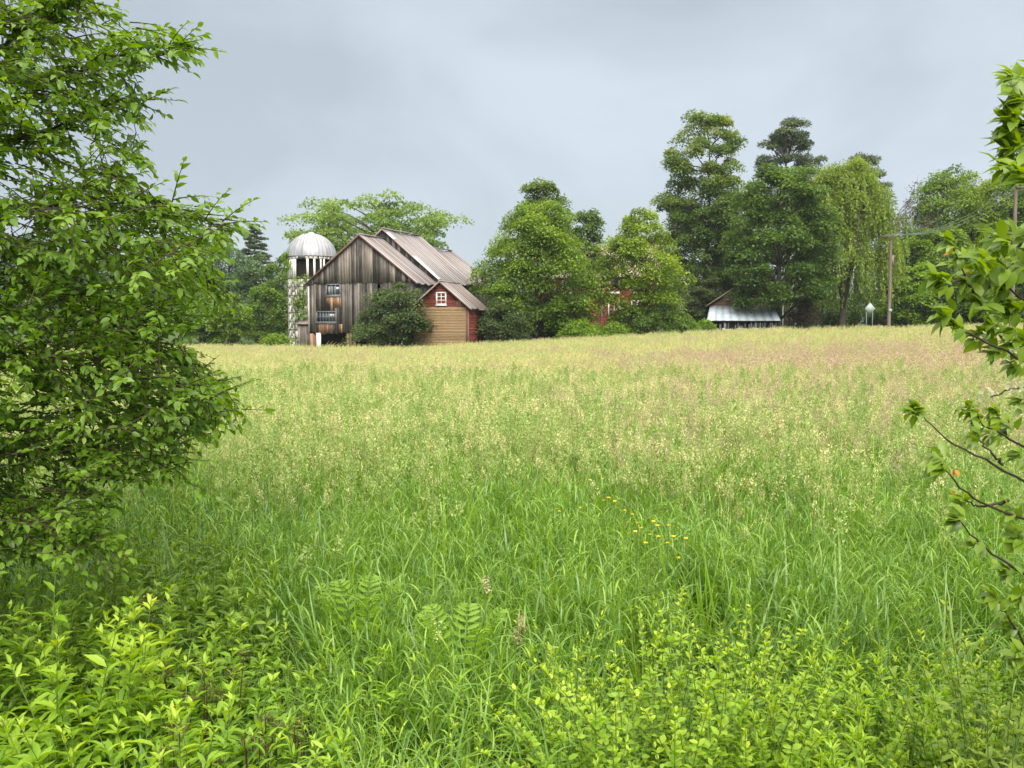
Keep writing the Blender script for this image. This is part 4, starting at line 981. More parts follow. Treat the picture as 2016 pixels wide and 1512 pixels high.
# ------------------------------------------------------------------ leafy plants near the camera
def shoot(gl, gs, base, h, lean, nleaf, L, asp=.3, tpl='leaf', tint=.45, start=.2, droop=.1, elev=(.15, .9), top=.35, stem=.0035):
    tip = base + np.array([lean[0], lean[1], h]); t = np.linspace(0, 1, 6)[:, None]
    pts = base + np.concatenate([(tip - base)[None, :2] * t ** 1.8, (tip - base)[None, 2:] * t], 1)
    gs.tube(pts, np.linspace(stem, stem * .4, 6), 4, .4)
    s = np.sort(R.uniform(start, 1, nleaf)); s[-6:] = R.uniform(.93, 1.0, 6)
    pos = np.stack([np.interp(s, t[:, 0], pts[:, c]) for c in range(3)], -1)
    an = np.arange(nleaf) * 2.39996 + R.uniform(0, 6); el = elev[0] + (elev[1] - elev[0]) * s ** 3 + R.normal(0, .22, nleaf)
    D = np.stack([np.cos(an) * np.cos(el), np.sin(an) * np.cos(el), np.sin(el)], -1)
    Nn = np.stack([-np.cos(an) * np.sin(el), -np.sin(an) * np.sin(el), np.cos(el)], -1) + R.normal(0, .25, (nleaf, 3))
    X, Y, Z = frames(D, Nn)
    sz = L * (1 - .5 * np.clip(s - .8, 0, 1) / .2) * R.uniform(.75, 1.2, nleaf)
    tv, tf = (LEAF_V, LEAF_F) if tpl == 'leaf' else (OVAL_V, OVAL_F)
    gl.stamp(tv, tf, pos, X, Y, Z, np.stack([sz * asp * 1.5, sz, sz], -1), np.clip(tint + top * (s ** 4) + R.normal(0, .09, nleaf), 0, 1))
def plant(name, label, cat, px, py, ztop, rad, ns, hrange, mat, nleaf=30, L=.06, asp=.3, tpl='leaf', group=None, tint=.4, top=.4, lean=.12, D=None, twigs=0, dryheads=0, start=.2, elev=(.15, .9)):
    """a clump whose top shows at photo pixel (px,py)"""
    D = D or (CAMZ - ztop) * F / (py - HZ)
    x = (px - CX) / F * D; gz = float(ground(x, D))
    th = thing(name, label, cat, (x, D, gz), 0, group); gl = G(); gs = G()
    for i in range(ns):
        a = i * 2.4 + R.normal(0, .3); r = rad * math.sqrt((i + .5) / ns)
        h = ztop * R.uniform(*hrange) * (1 - .15 * (r / rad) ** 2)
        b = np.array([r * math.cos(a), r * math.sin(a), 0])
        shoot(gl, gs, b, h, (R.normal(0, lean) + .1 * math.cos(a), R.normal(0, lean) + .1 * math.sin(a)), nleaf, L, asp, tpl, np.clip(R.normal(tint, .08), 0, 1), start, top=top, elev=elev)
    for i in range(twigs):
        a = R.uniform(0, 6.28); b = np.array([math.cos(a), math.sin(a), 0]) * rad * .4; e = b * 2.2 + np.array([R.normal(0, .15), R.normal(0, .15), ztop * R.uniform(.8, 1.25)])
        limb(gs, b, e, .004, .0012, 6, .06, 0, 4, .1)
    gs.build('stems', M_['twig' if twigs > 1 else 'stem'], th); gl.build('foliage', M_[mat], th, smooth=True)
    if dryheads:
        gd = G(); c = []
        for i in range(dryheads):
            a = R.uniform(0, 6.28); c.append(np.array([math.cos(a) * rad * R.random(), math.sin(a) * rad * R.random(), ztop * R.uniform(.7, 1.0)]))
        leaf_clumps(gd, np.array(c), .035, 40, .011, 1.1, 0, asp=.8)
        for q in c: gd.tube([(q[0] * .8, q[1] * .8, q[2] - .3), q], [.003, .002], 4, .4)
        gd.build('dry_seed_head', M_['brownseed'], th)
    return th
gL, gR, gC = 'leafy shrubs in the lower left foreground', 'leafy shrubs in the lower right foreground', 'weeds in the lower middle foreground'
SH = [
 ('bright shoots standing highest in the lower left, just below the dark tree branches', 130, 1185, .95, .30, 30, 'shoot', gL),
 ('yellow-green leafy shrub cut by the left picture edge, under the tree', 5, 1215, .9, .28, 26, 'shoot', gL),
 ('leafy shrub right of the pale dry stalk at lower left', 300, 1200, .85, .3, 26, 'shoot', gL),
 ('yellow-tipped shrub bordering the green grass at lower left', 420, 1215, .8, .3, 26, 'shoot', gL),
 ('leafy shrub in the bottom left corner behind the long blades', 60, 1370, .75, .26, 28, 'shoot', gL),
 ('leafy shrub in the lower left between corner and brown seed heads', 215, 1330, .78, .28, 28, 'shoot', gL),
 ('shrub with brown dried seed heads at lower left', 385, 1310, .75, .26, 24, 'shoot', gL),
 ('low leafy shrub at bottom edge left of the dried seed heads', 330, 1440, .68, .24, 26, 'shoot', gL),
 ('shrub with brown dried seed heads at the bottom edge, right of the leafy mass', 500, 1420, .68, .24, 22, 'shoot', gL),
 ('lowest leafy shrub at bottom edge near left corner', 150, 1465, .68, .24, 26, 'shoot', gL)]
for i, (l, px, py, zt, rad, ns, mt, gr) in enumerate(SH):
    plant('leafy_shrub', l, 'shrub', px, py, zt * (1.14, 1.04, 1.1, 1.0, .96)[i % 5], rad, ns, (.5, 1.15), mt, 38, (.095, .075, .085, .07, .09)[i % 5], (.28, .34, .26, .3, .24)[i % 5], group=gr, dryheads=(9 if 'dried' in l else 0), tint=(.42, .22, .34, .3, .2)[i % 5], lean=.16)
SR = [
 ('bright yellow-green small-leaved shrub, rightmost top of the big lower right bush', 1395, 1215, .85, .32, 44, 'smallleaf', gR),
 ('small-leaved shrub with dark twigs left in the big lower right bush', 1275, 1290, .78, .3, 40, 'smallleaf', gR),
 ('darker small-leaved shrub at the bottom edge right of centre', 1330, 1400, .7, .3, 44, 'smallleaf', gR),
 ('small-leaved shrub at the bottom edge between the two lower right bushes', 1500, 1440, .62, .24, 36, 'smallleaf', gR),
 ('small-leaved yellow-green shrub left of the right bottom corner', 1780, 1370, .72, .28, 40, 'smallleaf', gR),
 ('small-leaved shrub filling the bottom right corner', 1940, 1340, .74, .3, 40, 'smallleaf', gR),
 ('low small-leaved shrub at the bottom edge beneath the narrow-leaved plants', 1660, 1460, .62, .24, 36, 'smallleaf', gR),
 ('small-leaved shrub lowest at the bottom edge near the right corner', 1880, 1470, .62, .24, 36, 'smallleaf', gR)]
for i, (l, px, py, zt, rad, ns, mt, gr) in enumerate(SR):
    plant('leafy_shrub', l, 'shrub', px, py, zt * (1.25 if i < 2 else .95), rad, ns + 10, (.6, 1.08), mt, 80, .037, .42, 'oval', gr, tint=(.5, .42, .2, .3, .36, .28, .25, .32)[i % 8], twigs=1, lean=.2, start=.12)
UG = [('dull green leafy undergrowth beneath the lowest dark branches of the big left tree', 60, 1080, 1.15), ('leafy undergrowth joining the left tree to the bright shoots', 160, 1090, 1.1), ('leafy weeds where the left tree meets the meadow grass', 270, 1040, 1.1),
      ('green weeds under the right tip of the left tree', 350, 985, 1.1), ('undergrowth cut by the left edge below the tree', -40, 1110, 1.15), ('leafy weeds between pale dried stalks and meadow grass', 330, 1120, .95)]
for l, px, py, zt in UG:
    plant('tall_weed', l, 'wild plant', px, py, zt, .45, 34, (.6, 1.05), 'hedge', 40, .08, .3, group='undergrowth below the left tree', tint=.4, top=.35)
RC = [('leafy shoots at the right edge below the flowering branches', 1985, 1190, 1.15), ('leafy shoots in the right corner above the small-leaved shrub', 1935, 1290, .95), ('rightmost tall shoots cut by the picture edge', 2030, 1330, 1.0)]
for l, px, py, zt in RC:
    plant('tall_weed', l, 'wild plant', px, py, zt, .2, 16, (.6, 1.05), 'rightleaf', 30, .06, .36, group='shoots at the right edge', tint=.5, top=.3)
GD = [(1600, 1300, 'narrow-leaved plant left of the middle in the lower right grass'), (1700, 1245, 'narrow-leaved plant standing highest in the lower right grass'), (1780, 1290, 'narrow-leaved plant just right of the tallest one'),
      (1560, 1380, 'narrow-leaved plant beside the big small-leaved bush'), (1690, 1390, 'narrow-leaved plant in front, lower right'), (1840, 1270, 'narrow-leaved plant nearest the right branches'),
      (760, 1215, 'narrow-leaved weed in the grass left of centre bottom'), (980, 1270, 'narrow-leaved weed below the pale seed spike'), (600, 1330, 'narrow-leaved weed beside the lower left shrubs')]
for px, py, l in GD:
    plant('goldenrod_plant', l, 'wild plant', px, py, .82, .13, 6, (.7, 1.0), 'goldenrod', 30, .085, .15, tint=.45, group='narrow-leaved plants among the grass', lean=.07, start=.3, elev=(.3, 1.2))
for px, py, l in ((830, 1440, 'leafy weed at bottom edge left of centre'), (1090, 1390, 'leafy weed at bottom centre below the grass'), (1000, 1460, 'low weed at the bottom edge in the centre'), (700, 1440, 'yellowish weed at bottom edge right of the lower left shrubs'), (1180, 1470, 'weed at the bottom edge left of the small-leaved bush')):
    plant('leafy_weed', l, 'wild plant', px, py, .6, .18, 14, (.6, 1.0), 'shoot', 22, .05, .3, tint=.45, group=gC)
# ferns
def fern(label, px, py):
    zt = .55; D = (CAMZ - zt) * F / (py - HZ); x = (px - CX) / F * D
    th = thing('fern', label, 'fern', (x, D, float(ground(x, D))), 0, 'bright ferns in the grass'); gs = G()
    for i in range(7):
        g = G(); a = i * 2.4 + .5; d = np.array([math.cos(a), math.sin(a), 0]); L = .34 * R.uniform(.8, 1.1)
        t = np.linspace(0, 1, 10); p = d * (t * L * .75)[:, None] + np.array([0, 0, 1]) * (zt * 1.35 * np.sin(t * 1.75))[:, None]
        gs.tube(p, np.linspace(.004, .001, 10), 4, .5)
        q = np.linspace(.3, .98, 13); c = np.stack([np.interp(q, t, p[:, k]) for k in range(3)], -1); tg = unit(np.gradient(c, axis=0)); sd = np.cross(tg, [0, 0, 1.]); sd = unit(sd)
        for s in (-1, 1):
            Dd = unit(sd * s + tg * .45); X, Y, Z = frames(Dd, np.cross(sd, tg)); l = .075 * np.sin(np.linspace(.8, 3.0, 13)) + .015
            g.stamp(LEAF_V, LEAF_F, c, X, Y, Z, np.stack([l * .34, l, l * .6], -1), np.clip(R.normal(.55, .1, 13), 0, 1))
        g.build('frond', M_['fern'], th, smooth=True)
    gs.build('stems', M_['stem'], th)
fern('bright yellow-green fern in the grass below the pale seed spike', 905, 1300); fern('bright fern at the left of centre near the narrow-leaved weed', 700, 1235)
# dry spikes
def spike(name, label, px, py, zt, mat, hh=.2, w=.03, n=90, sp=.016, lean=.03):
    D = (CAMZ - zt) * F / (py - HZ); x = (px - CX) / F * D
    th = thing(name, label, 'wild plant', (x, D, float(ground(x, D)))); gs = G(); g = G()
    tip = np.array([lean, 0, zt]); gs.tube([(0, 0, -.05), (lean * .3, 0, zt * .5), tip], [.004, .003, .002], 4, .5)
    nb = 9
    cen = np.stack([lean + R.normal(0, w * .5, nb), R.normal(0, w * .5, nb), zt - np.linspace(0, hh, nb)], -1)
    leaf_clumps(g, cen, w * .7, n // nb, sp, 1.0, 0, asp=.7)
    gs.build('stem', M_['stem'], th); g.build('seed_head', M_[mat], th)
spike('dry_spike', 'pale brown dried flower stalk standing among the green at lower left', 205, 1105, 1.0, 'dry', .24, .05, 150)
spike('dry_spike', 'second pale dried stalk leaning beside the taller one, lower left', 250, 1180, .85, 'dry', .18, .06, 120, lean=.05)
spike('pale_seed_spike', 'single pale grass spike in the lower centre of the meadow', 1005, 1222, .95, 'dry', .11, .02, 110, .013)
spike('pale_seed_spike', 'small pink-brown grass spike left of the single pale spike', 945, 1145, .95, 'pinkseed', .07, .018, 60, .012)
spike('pale_seed_spike', 'small pale grass spike near bottom left of centre', 845, 1225, .95, 'greenseed', .1, .018, 60, .012)
# buttercups
for i, (px, py) in enumerate([(1102, 1012), (1143, 1005), (1163, 950), (1188, 948), (1200, 985), (1247, 1018), (1258, 1035), (1254, 1052), (1290, 1032), (1283, 1058), (1300, 1062), (1275, 1075), (1320, 1040), (1340, 1105), (1355, 1066), (1318, 1075), (1212, 992), (1232, 1010), (1298, 1040), (1265, 1045), (1330, 1062), (1190, 990)]):
    zt = 1.0; D = (CAMZ - zt) * F / (py - HZ); x = (px - CX) / F * D
    th = thing('buttercup', 'small yellow buttercup flower standing in the green grass right of centre', 'flower', (x, D, float(ground(x, D))), R.uniform(0, 6), 'yellow buttercups in the meadow')
    gs = G(); gs.tube([(0, 0, 0), (.02, 0, zt * .6), (0, 0, zt)], [.003, .002, .002], 3, .4); gs.build('stem', M_['stem'], th)
    g = G(); an = np.arange(5) * 1.2566; el = .5
    Dd = np.stack([np.cos(an) * math.cos(el), np.sin(an) * math.cos(el), np.full(5, math.sin(el))], -1); X, Y, Z = frames(Dd, np.array([[0, -.6, 1.]]) + 0 * Dd)
    g.stamp(OVAL_V, OVAL_F, np.tile([[0, 0, zt]], (5, 1)), X, Y, Z, np.full((5, 3), .015), R.uniform(.3, .8, 5)); g.build('petals', M_['yellow'], th)
for i in range(16):
    px_, py_ = float(R.uniform(560, 1950)), float(R.uniform(1180, 1480))
    if 1230 < px_ < 1500: continue
    plant('leafy_shoot', 'bright leafy shoot standing in the grass along the bottom of the picture', 'wild plant', px_, py_, .82, .1, 7, (.75, 1.05), 'goldenrod' if i % 2 else 'shoot', 26, .062, .24, group='bright shoots scattered in the near grass', tint=.5, start=.3)
# a few big blades right in front at lower left and centre
def bigblade(label, px, py, ztop, n, w=.014, spreadx=.12, bend=(.3, 1.1)):
    D = (CAMZ - ztop) * F / (py - HZ); x = (px - CX) / F * D
    th = thing('grass_clump', label, 'grass clump', (x, D, float(ground(x, D))), 0, 'broad-bladed grass clumps at the bottom'); 
    g = G()
    for i in range(n):
        tv, tf = blade_tpl(9, R.uniform(*bend)); a = R.uniform(0, 6.28); L = ztop * R.uniform(.75, 1.15)
        Y = np.array([[math.cos(a), math.sin(a), 0]]); X = np.array([[-math.sin(a), math.cos(a), 0]]); Z = unit(np.array([[R.normal(0, .1), R.normal(0, .1), 1]]))
        g.stamp(tv, tf, np.array([[R.normal(0, spreadx * .5), R.normal(0, spreadx * .5), 0]]), X, Y, Z, np.array([[w * R.uniform(.7, 1.3), L, L]]), np.clip(R.normal(.6, .15), 0, 1))
    g.build('blades', M_['grass_blue'], th, smooth=True)
bigblade('long pale grass blades crossing the lower left shrubs near the bottom', 330, 1330, .95, 11)
bigblade('tall grass blades at bottom centre beside the weeds', 1095, 1370, .85, 9)
bigblade('broad grass blades left of bottom centre', 900, 1400, .8, 10)
bigblade('grass blades at the left bottom corner among the shrubs', 110, 1420, .78, 8)

# ------------------------------------------------------------------ big shrub at the left
def inpoly(x, y, poly):
    c = np.zeros(len(x), bool); j = len(poly) - 1
    for i in range(len(poly)):
        xi, yi = poly[i]; xj, yj = poly[j]
        c ^= ((yi > y) != (yj > y)) & (x < (xj - xi) * (y - yi) / (yj - yi + 1e-9) + xi); j = i
    return c
def spray(gl, gs, p0, d, L, n, leaf, sag=.25, tint=.45, tpl='leaf', asp=.46, stem=.0035):
    t = np.linspace(0, 1, 6); p = p0 + d * (t * L)[:, None] - np.array([0, 0, 1]) * (sag * L * t ** 2)[:, None]
    gs.tube(p, np.linspace(stem, stem * .35, 6), 4, .4)
    s = np.linspace(.08, 1, n); pos = np.stack([np.interp(s, t, p[:, k]) for k in range(3)], -1)
    tg = unit(np.stack([np.interp(s, t, np.gradient(p[:, k])) for k in range(3)], -1)); sd = unit(np.cross(tg, np.array([0, 0, 1.])) + R.normal(0, .35, (n, 3)))
    sg = np.where(np.arange(n) % 2, 1, -1)[:, None]
    D = unit(sd * sg * .8 + tg * .75 + R.normal(0, .28, (n, 3)) + np.array([0, 0, -.12])); D[-1] = tg[-1]
    X, Y, Z = frames(D, np.array([0, 0, 1.]) + R.normal(0, .45, (n, 3)))
    sz = leaf * R.uniform(.65, 1.2, n)
    tv, tf = (LEAF_V, LEAF_F) if tpl == 'leaf' else (OVAL_V, OVAL_F)
    gl.stamp(tv, tf, pos, X, Y, Z, np.stack([sz * asp * 1.45, sz, sz], -1), np.clip(tint + R.normal(0, .1, n), 0, 1))
left = thing('foreground_tree', 'large leafy tree with arching branches filling the left side of the picture', 'tree', (-3.4, 4.9, 0))
gl = G(); gs = G(); gb = G(); O = np.array([-3.4, 4.9, 0.])
def PL(px, py, D): return P(px, py, D) - O
# main limbs, traced and given their own depths
limbs = [[(-340, 1400, 4.9), (-330, 900, 4.9), (-250, 400, 4.9), (-120, 0, 5.0), (-20, -250, 5.0)],
 [(-250, 420, 4.9), (-60, 250, 4.7), (120, 150, 4.6), (240, 110, 4.5), (350, 95, 4.4)],
 [(-260, 470, 4.9), (-80, 330, 4.8), (80, 260, 4.7), (250, 205, 4.6)],
 [(-300, 700, 4.9), (-120, 480, 4.7), (80, 395, 4.5), (260, 380, 4.4), (440, 445, 4.3)],
 [(-310, 740, 4.9), (-60, 540, 5.0), (140, 545, 5.0), (220, 640, 5.0), (330, 700, 4.9), (430, 770, 4.8)],
 [(-320, 900, 4.9), (-100, 700, 4.6), (120, 690, 4.4), (300, 740, 4.3), (420, 800, 4.2)],
 [(-320, 980, 4.9), (-120, 900, 4.6), (60, 885, 4.5), (200, 875, 4.4), (330, 920, 4.3)],
 [(-320, 1060, 4.9), (-100, 990, 4.4), (20, 1010, 4.3), (110, 1050, 4.2), (190, 1070, 4.1)],
 [(-200, 300, 4.9), (0, 80, 4.8), (100, 30, 4.6), (165, -20, 4.6)],
 [(-320, 800, 4.9), (-90, 620, 5.3), (150, 480, 5.4), (330, 470, 5.3), (420, 560, 5.2)]]
LP = []
for j, L_ in enumerate(limbs):
    q = np.array([PL(*p) for p in L_]); t = np.linspace(0, len(q) - 1, 24); c = np.stack([np.interp(t, np.arange(len(q)), q[:, k]) for k in range(3)], -1)
    for _ in range(3): c[1:-1] = (c[:-2] + c[1:-1] * 2 + c[2:]) / 4
    c[1:-1] += R.normal(0, .012, (22, 3)); r0 = .05 if j == 0 else .014
    gb.tube(c, np.linspace(r0, .002 if j else .03, 24), 7, .45); LP.append(c)
gb.tube([(0, 0, -.2), LP[0][0]], [.085, .07], 8, .5)
allp = np.concatenate(LP)
REG = [(-420, -160), (150, -120), (165, 10), (235, 10), (250, 45), (365, 90), (372, 110), (300, 105), (262, 150), (268, 215), (238, 200), (262, 260), (278, 225), (288, 320), (262, 365), (330, 385), (448, 430), (450, 470), (425, 500), (418, 600), (380, 640), (365, 690), (400, 720), (448, 790), (430, 830), (365, 900), (290, 935), (225, 945), (160, 930), (235, 990), (205, 1050), (165, 1085), (40, 1090), (-30, 1130), (-80, 1330), (-420, 1400)]
n = 16500
px = R.uniform(-420, 460, n); py = R.uniform(-160, 1400, n); k = inpoly(px, py, REG)
nz_ = vn(px, py, .016, 2) + .6 * vn(px, py, .037, 5); rg = np.clip((px - 20) / 260, 0, 1); k &= R.random(n) < np.clip(.95 - .2 * (py < 380) - rg * .5 * (py < 400) + nz_ * (.5 + .3 * (py < 400)), .08, 1)
# gaps where the field and the sky show through
for gx, gy, gr in ((60, 430, 45), (150, 700, 26), (60, 760, 30), (110, 915, 40), (20, 1000, 30), (140, 240, 22), (225, 285, 16), (30, 330, 18), (230, 560, 20), (90, 670, 24), (300, 650, 18), (170, 30, 30)):
    k &= ~(((px - gx) ** 2 + (py - gy) ** 2) < gr ** 2 * R.uniform(.5, 1.3, n))
px, py, nz_ = px[k][:5000], py[k][:5000], nz_[k]
for a, b, nq in zip(px, py, nz_):
    D = 4.75 + R.normal(0, .42)
    p = PL(a, b, D); j = np.argmin(np.linalg.norm(allp - p, axis=1)); an = allp[j]
    out_ = unit((p - an) * np.array([1, 1, .7]) + np.array([.3, R.normal(0, .3), .02]) + R.normal(0, .12, 3))
    L = R.uniform(.13, .3); p0 = p - out_ * L * .9
    spray(gl, gs, p0, out_, L, int(R.integers(9, 15)), .048, .16, float(np.clip(R.normal(.38, .1) + .22 * vn(np.array(a), np.array(b), .011, 9), .05, .95)))
    if np.linalg.norm(p0 - an) < .75 and R.random() < .12: limb(gs, an, p0, .003, .0015, 4, .05, .04, 4, .4)
# leafy sprays all along the limbs
for c in LP[1:]:
    for q in range(7, 24):
        for _ in range(4):
            tgd = unit(c[min(q + 1, 23)] - c[q - 1]); d_ = unit(tgd + R.normal(0, .55, 3) + np.array([.1, -.15, .1]))
            spray(gl, gs, c[q] + R.normal(0, .02, 3), d_, R.uniform(.12, .26), int(R.integers(8, 14)), .048, .15, float(np.clip(R.normal(.45, .12), 0, 1)))
# the sprays that stick out against the sky and the field
for pts, nn in (([(235, 110), (290, 70), (330, 95), (372, 100)], 13), ([(225, 100), (270, 50), (330, 60)], 9), ([(150, 60), (170, 20), (200, 25)], 5), ([(215, 215), (250, 225), (285, 240)], 7), ([(225, 290), (265, 300), (300, 325)], 7),
                ([(330, 410), (390, 425), (462, 432)], 10), ([(370, 440), (430, 445), (470, 450)], 8), ([(200, 330), (240, 350), (268, 365)], 6), ([(300, 700), (360, 690), (400, 745)], 8), ([(350, 745), (420, 765), (458, 790)], 10), ([(340, 800), (400, 820), (440, 835)], 8),
                ([(60, 1040), (150, 1030), (205, 1060)], 8), ([(80, 960), (170, 965), (215, 985)], 8), ([(220, 140), (250, 160), (262, 215)], 8)):
    for r in range(3):
        q = np.array([PL(a + R.normal(0, 7), b + R.normal(0, 9), 4.45 + R.normal(0, .1)) for a, b in pts])
        for a, b in zip(q[:-1], q[1:]):
            spray(gl, gs, a, unit(b - a), float(np.linalg.norm(b - a)) * 1.05, nn // 2 + 2, .06, .08, .42)
gb.build('branches', M_['bark'], left, smooth=True); gs.build('twigs', M_['twig'], left); gl.build('foliage', M_['leftleaf'], left, smooth=True)

# ------------------------------------------------------------------ shrub at the right edge
right = thing('flowering_shrub', 'dark-stemmed shrub with large green leaves, orange leaves and cream blossom reaching in from the right', 'shrub', (2.2, 2.4, 0))
O = np.array([2.2, 2.4, 0.]); gl = G(); gs = G(); go_ = G(); gf = G()
BR = [ # (px,py,D) from the outside in
 [(2150, 330, 2.4), (2080, 300, 2.35), (2016, 262, 2.3), (1996, 246, 2.3)],
 [(2160, 800, 2.4), (2030, 715, 2.3), (1950, 678, 2.25), (1884, 645, 2.2), (1860, 622, 2.2)],
 [(2150, 740, 2.5), (1990, 700, 2.4), (1930, 598, 2.35), (1893, 535, 2.3), (1872, 478, 2.3)],
 [(1930, 598, 2.35), (1900, 548, 2.3), (1866, 560, 2.25), (1845, 548, 2.2)],
 [(2170, 1010, 2.3), (2016, 948, 2.2), (1960, 915, 2.15), (1895, 884, 2.1), (1845, 850, 2.1), (1812, 815, 2.1)],
 [(2150, 930, 2.4), (2016, 880, 2.3), (1972, 852, 2.25), (1935, 838, 2.2), (1915, 800, 2.2)],
 [(1975, 915, 2.15), (1950, 890, 2.15), (1925, 862, 2.15)],
 [(2180, 1060, 2.1), (2016, 1022, 2.0), (1935, 995, 1.95), (1885, 955, 1.9), (1855, 915, 1.9)],
 [(1985, 985, 2.0), (1950, 996, 1.97), (1920, 996, 1.95), (1898, 984, 1.95)],
 [(2120, 1180, 2.1), (1995, 1120, 2.0), (1930, 1070, 1.95), (1885, 1020, 1.9)],
 [(2120, 640, 2.5), (2030, 600, 2.4), (1975, 560, 2.35), (1950, 520, 2.35)],
 [(2120, 760, 2.5), (2000, 765, 2.4), (1950, 782, 2.35)],
 [(2140, 1350, 2.2), (2030, 1290, 2.1), (1985, 1215, 2.0), (1960, 1180, 2.0)]]
base = np.array([.35, .35, 0.]); RST = []
for b in BR:
    q = np.array([P(*p) - O for p in b]); t = np.linspace(0, len(q) - 1, 16); c = np.stack([np.interp(t, np.arange(len(q)), q[:, k]) for k in range(3)], -1)
    for _ in range(2): c[1:-1] = (c[:-2] + c[1:-1] * 2 + c[2:]) / 4
    c[1:-1] += R.normal(0, .002, (14, 3))
    gs.tube(c, np.linspace(.004, .0013, 16), 6, .15)
    if b[0][0] > 2100:      # the stem that carries this branch, growing from the shrub's base
        tt = np.linspace(0, 1, 12)[:, None]; m_ = np.array([base[0] + .35, base[1] + .15, q[0][2] * .75])
        st = (1 - tt) ** 2 * base + 2 * tt * (1 - tt) * m_ + tt ** 2 * q[0] + np.sin(tt * 9) * .012
        gs.tube(st, np.linspace(.018, .0042, 12), 6, .3); RST.append(st)
def rleaf(p, d, L, tint, g=None, nrm=None, asp=.5):
    D = np.array([d], float); X, Y, Z = frames(D, np.array([nrm if nrm is not None else (0, -.35, 1)], float) + R.normal(0, .25, (1, 3)))
    (g or gl).stamp(LEAF_V, LEAF_F, np.array([p]), X, Y, Z, np.array([[L * asp * 1.4, L, L]]), tint)
def rosette(px, py, D, n, L=.075, dirx=-1, tint=.5, spread=1.):
    p = P(px, py, D) - O
    for i in range(n):
        a = R.uniform(-1.5, 1.5) * spread; d = unit(np.array([dirx * math.cos(a), R.normal(0, .5), math.sin(a) * .75 + .1]))
        rleaf(p + R.normal(0, .008, 3), d, L * R.uniform(.7, 1.2), float(np.clip(R.normal(tint, .16), 0, 1)))
for px, py, D, n, L in ((2000, 150, 2.3, 3, .07), (2012, 200, 2.3, 6, .085), (1996, 246, 2.3, 7, .085), (1998, 300, 2.3, 6, .08), (2010, 340, 2.3, 5, .08), (2025, 250, 2.35, 8, .08), (2035, 320, 2.35, 8, .08),
    (1874, 478, 2.3, 6, .05), (1890, 512, 2.3, 5, .05), (1860, 560, 2.2, 6, .065), (1845, 550, 2.2, 4, .06), (1905, 560, 2.3, 5, .055), (1862, 622, 2.2, 7, .065), (1895, 650, 2.2, 5, .06), (1930, 600, 2.3, 6, .065),
    (1950, 530, 2.35, 6, .07), (1975, 570, 2.4, 7, .07), (2000, 610, 2.4, 8, .07), (1960, 640, 2.3, 7, .065), (2005, 680, 2.35, 7, .07), (1985, 500, 2.5, 5, .08), (2015, 540, 2.4, 7, .08), (1930, 660, 2.3, 5, .06), (1965, 690, 2.3, 4, .06),
    (1812, 812, 2.1, 6, .052), (1800, 806, 2.1, 3, .045), (1915, 805, 2.2, 6, .055), (1930, 830, 2.2, 5, .05), (1925, 862, 2.15, 6, .05), (1955, 855, 2.25, 4, .05), (1960, 815, 2.3, 5, .055), (1990, 840, 2.3, 5, .06),
    (1858, 915, 1.9, 7, .055), (1845, 900, 1.85, 3, .055), (1900, 985, 1.95, 4, .05), (1887, 1020, 1.9, 4, .055), (1930, 1070, 1.95, 4, .055), (1990, 1000, 2.0, 4, .055), (2010, 1060, 2.0, 6, .06), (1985, 1130, 2.0, 5, .055), (1960, 1180, 2.0, 5, .055),
    (2010, 900, 2.2, 4, .055), (2010, 1180, 2.0, 5, .055), (1990, 1230, 2.05, 5, .055), (2015, 790, 2.4, 4, .055), (2010, 1290, 2.1, 5, .055), (2000, 720, 2.4, 4, .055)):
    rosette(px, py, D, int(n * 2.8) + 1, L * .68)
for _ in range(46):
    px, py = R.uniform(1915, 2060), R.uniform(445, 715)
    if px > 1915 + (py - 445) * .1: rosette(px, py, R.uniform(2.2, 2.6), 5, .055)
for _ in range(26): rosette(R.uniform(1985, 2070), R.uniform(140, 360), R.uniform(2.2, 2.5), 5, .06)
for px, py in ((1876, 972), (1880, 925), (1868, 498), (1902, 535)):
    p = P(px, py, 2.0 if py > 700 else 2.25) - O
    for i in range(2): rleaf(p, unit(R.normal(size=3)), .017, .5, go_, asp=.6)
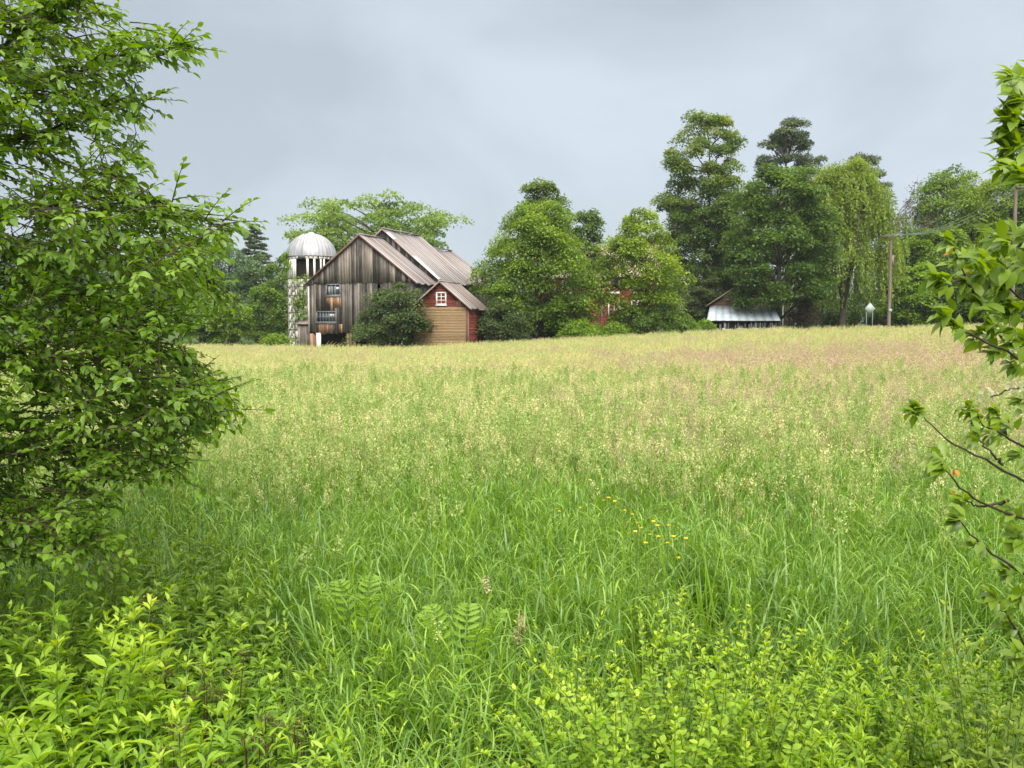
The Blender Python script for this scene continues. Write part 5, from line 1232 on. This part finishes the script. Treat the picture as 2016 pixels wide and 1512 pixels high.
for px, py in ((1975, 652), (1988, 665), (1958, 648), (1938, 780), (1950, 774), (1985, 762), (1998, 756), (1992, 700), (2008, 770), (2008, 690)):
    p = P(px, py, 2.3) - O; nfl = 16; d = rdir(nfl)
    pos = p + d * .014; X, Y, Z = frames(rdir(nfl), d); gf.stamp(OVAL_V, OVAL_F, pos, X, Y, Z, np.full((nfl, 3), .008), R.uniform(.2, .9, nfl))
def offedge(p):   # true where a point lies beyond the right edge of the frame
    w_ = p + O; return w_[0] / max(w_[1], .3) * F + CX > 2075
for st in RST:
    for _ in range(16):
        c = st[int(R.integers(2, 12))]; d_ = unit(R.normal(size=3) + np.array([.25, 0, .35])); L_ = R.uniform(.15, .3)
        if offedge(c) and offedge(c + d_ * L_) : spray(gl, gs, c, d_, L_, int(R.integers(9, 14)), .055, .2, float(np.clip(R.normal(.45, .12), 0, 1)), 'leaf', .42)
for _ in range(420):
    p = np.array([R.normal(.75, .4), R.normal(.3, .4), R.uniform(.5, 2.9)]); d_ = unit(R.normal(size=3) + np.array([.1, 0, .2])); L_ = R.uniform(.15, .3)
    if offedge(p) and offedge(p + d_ * L_): 
        spray(gl, gs, p, d_, L_, int(R.integers(9, 14)), .055, .2, float(np.clip(R.normal(.45, .12), 0, 1)), 'leaf', .42)
        if R.random() < .3: st = RST[int(R.integers(len(RST)))]; limb(gs, st[int(np.argmin(np.linalg.norm(st - p, axis=1)))], p, .004, .002, 4, .05, 0, 4, .3)
gs.build('branches', M_['twig'], right, smooth=True); gl.build('foliage', M_['rightleaf'], right, smooth=True); go_.build('orange_leaves', M_['orange'], right); gf.build('blossom', M_['flower'], right)

# ------------------------------------------------------------------ damp air
g = G(); g.box(-1600, 1600, -80, 1850, -2.4, 58, .5)
mh, nth = mat_new('damp_air')
pv = N(nth, 'ShaderNodeVolumePrincipled'); pv.inputs['Color'].default_value = (.86, .92, 1, 1); pv.inputs['Density'].default_value = .00019
oh = N(nth, 'ShaderNodeOutputMaterial'); nth.links.new(pv.outputs[0], oh.inputs['Volume'])
hz = g.build('haze', mh); hz['kind'] = 'stuff'
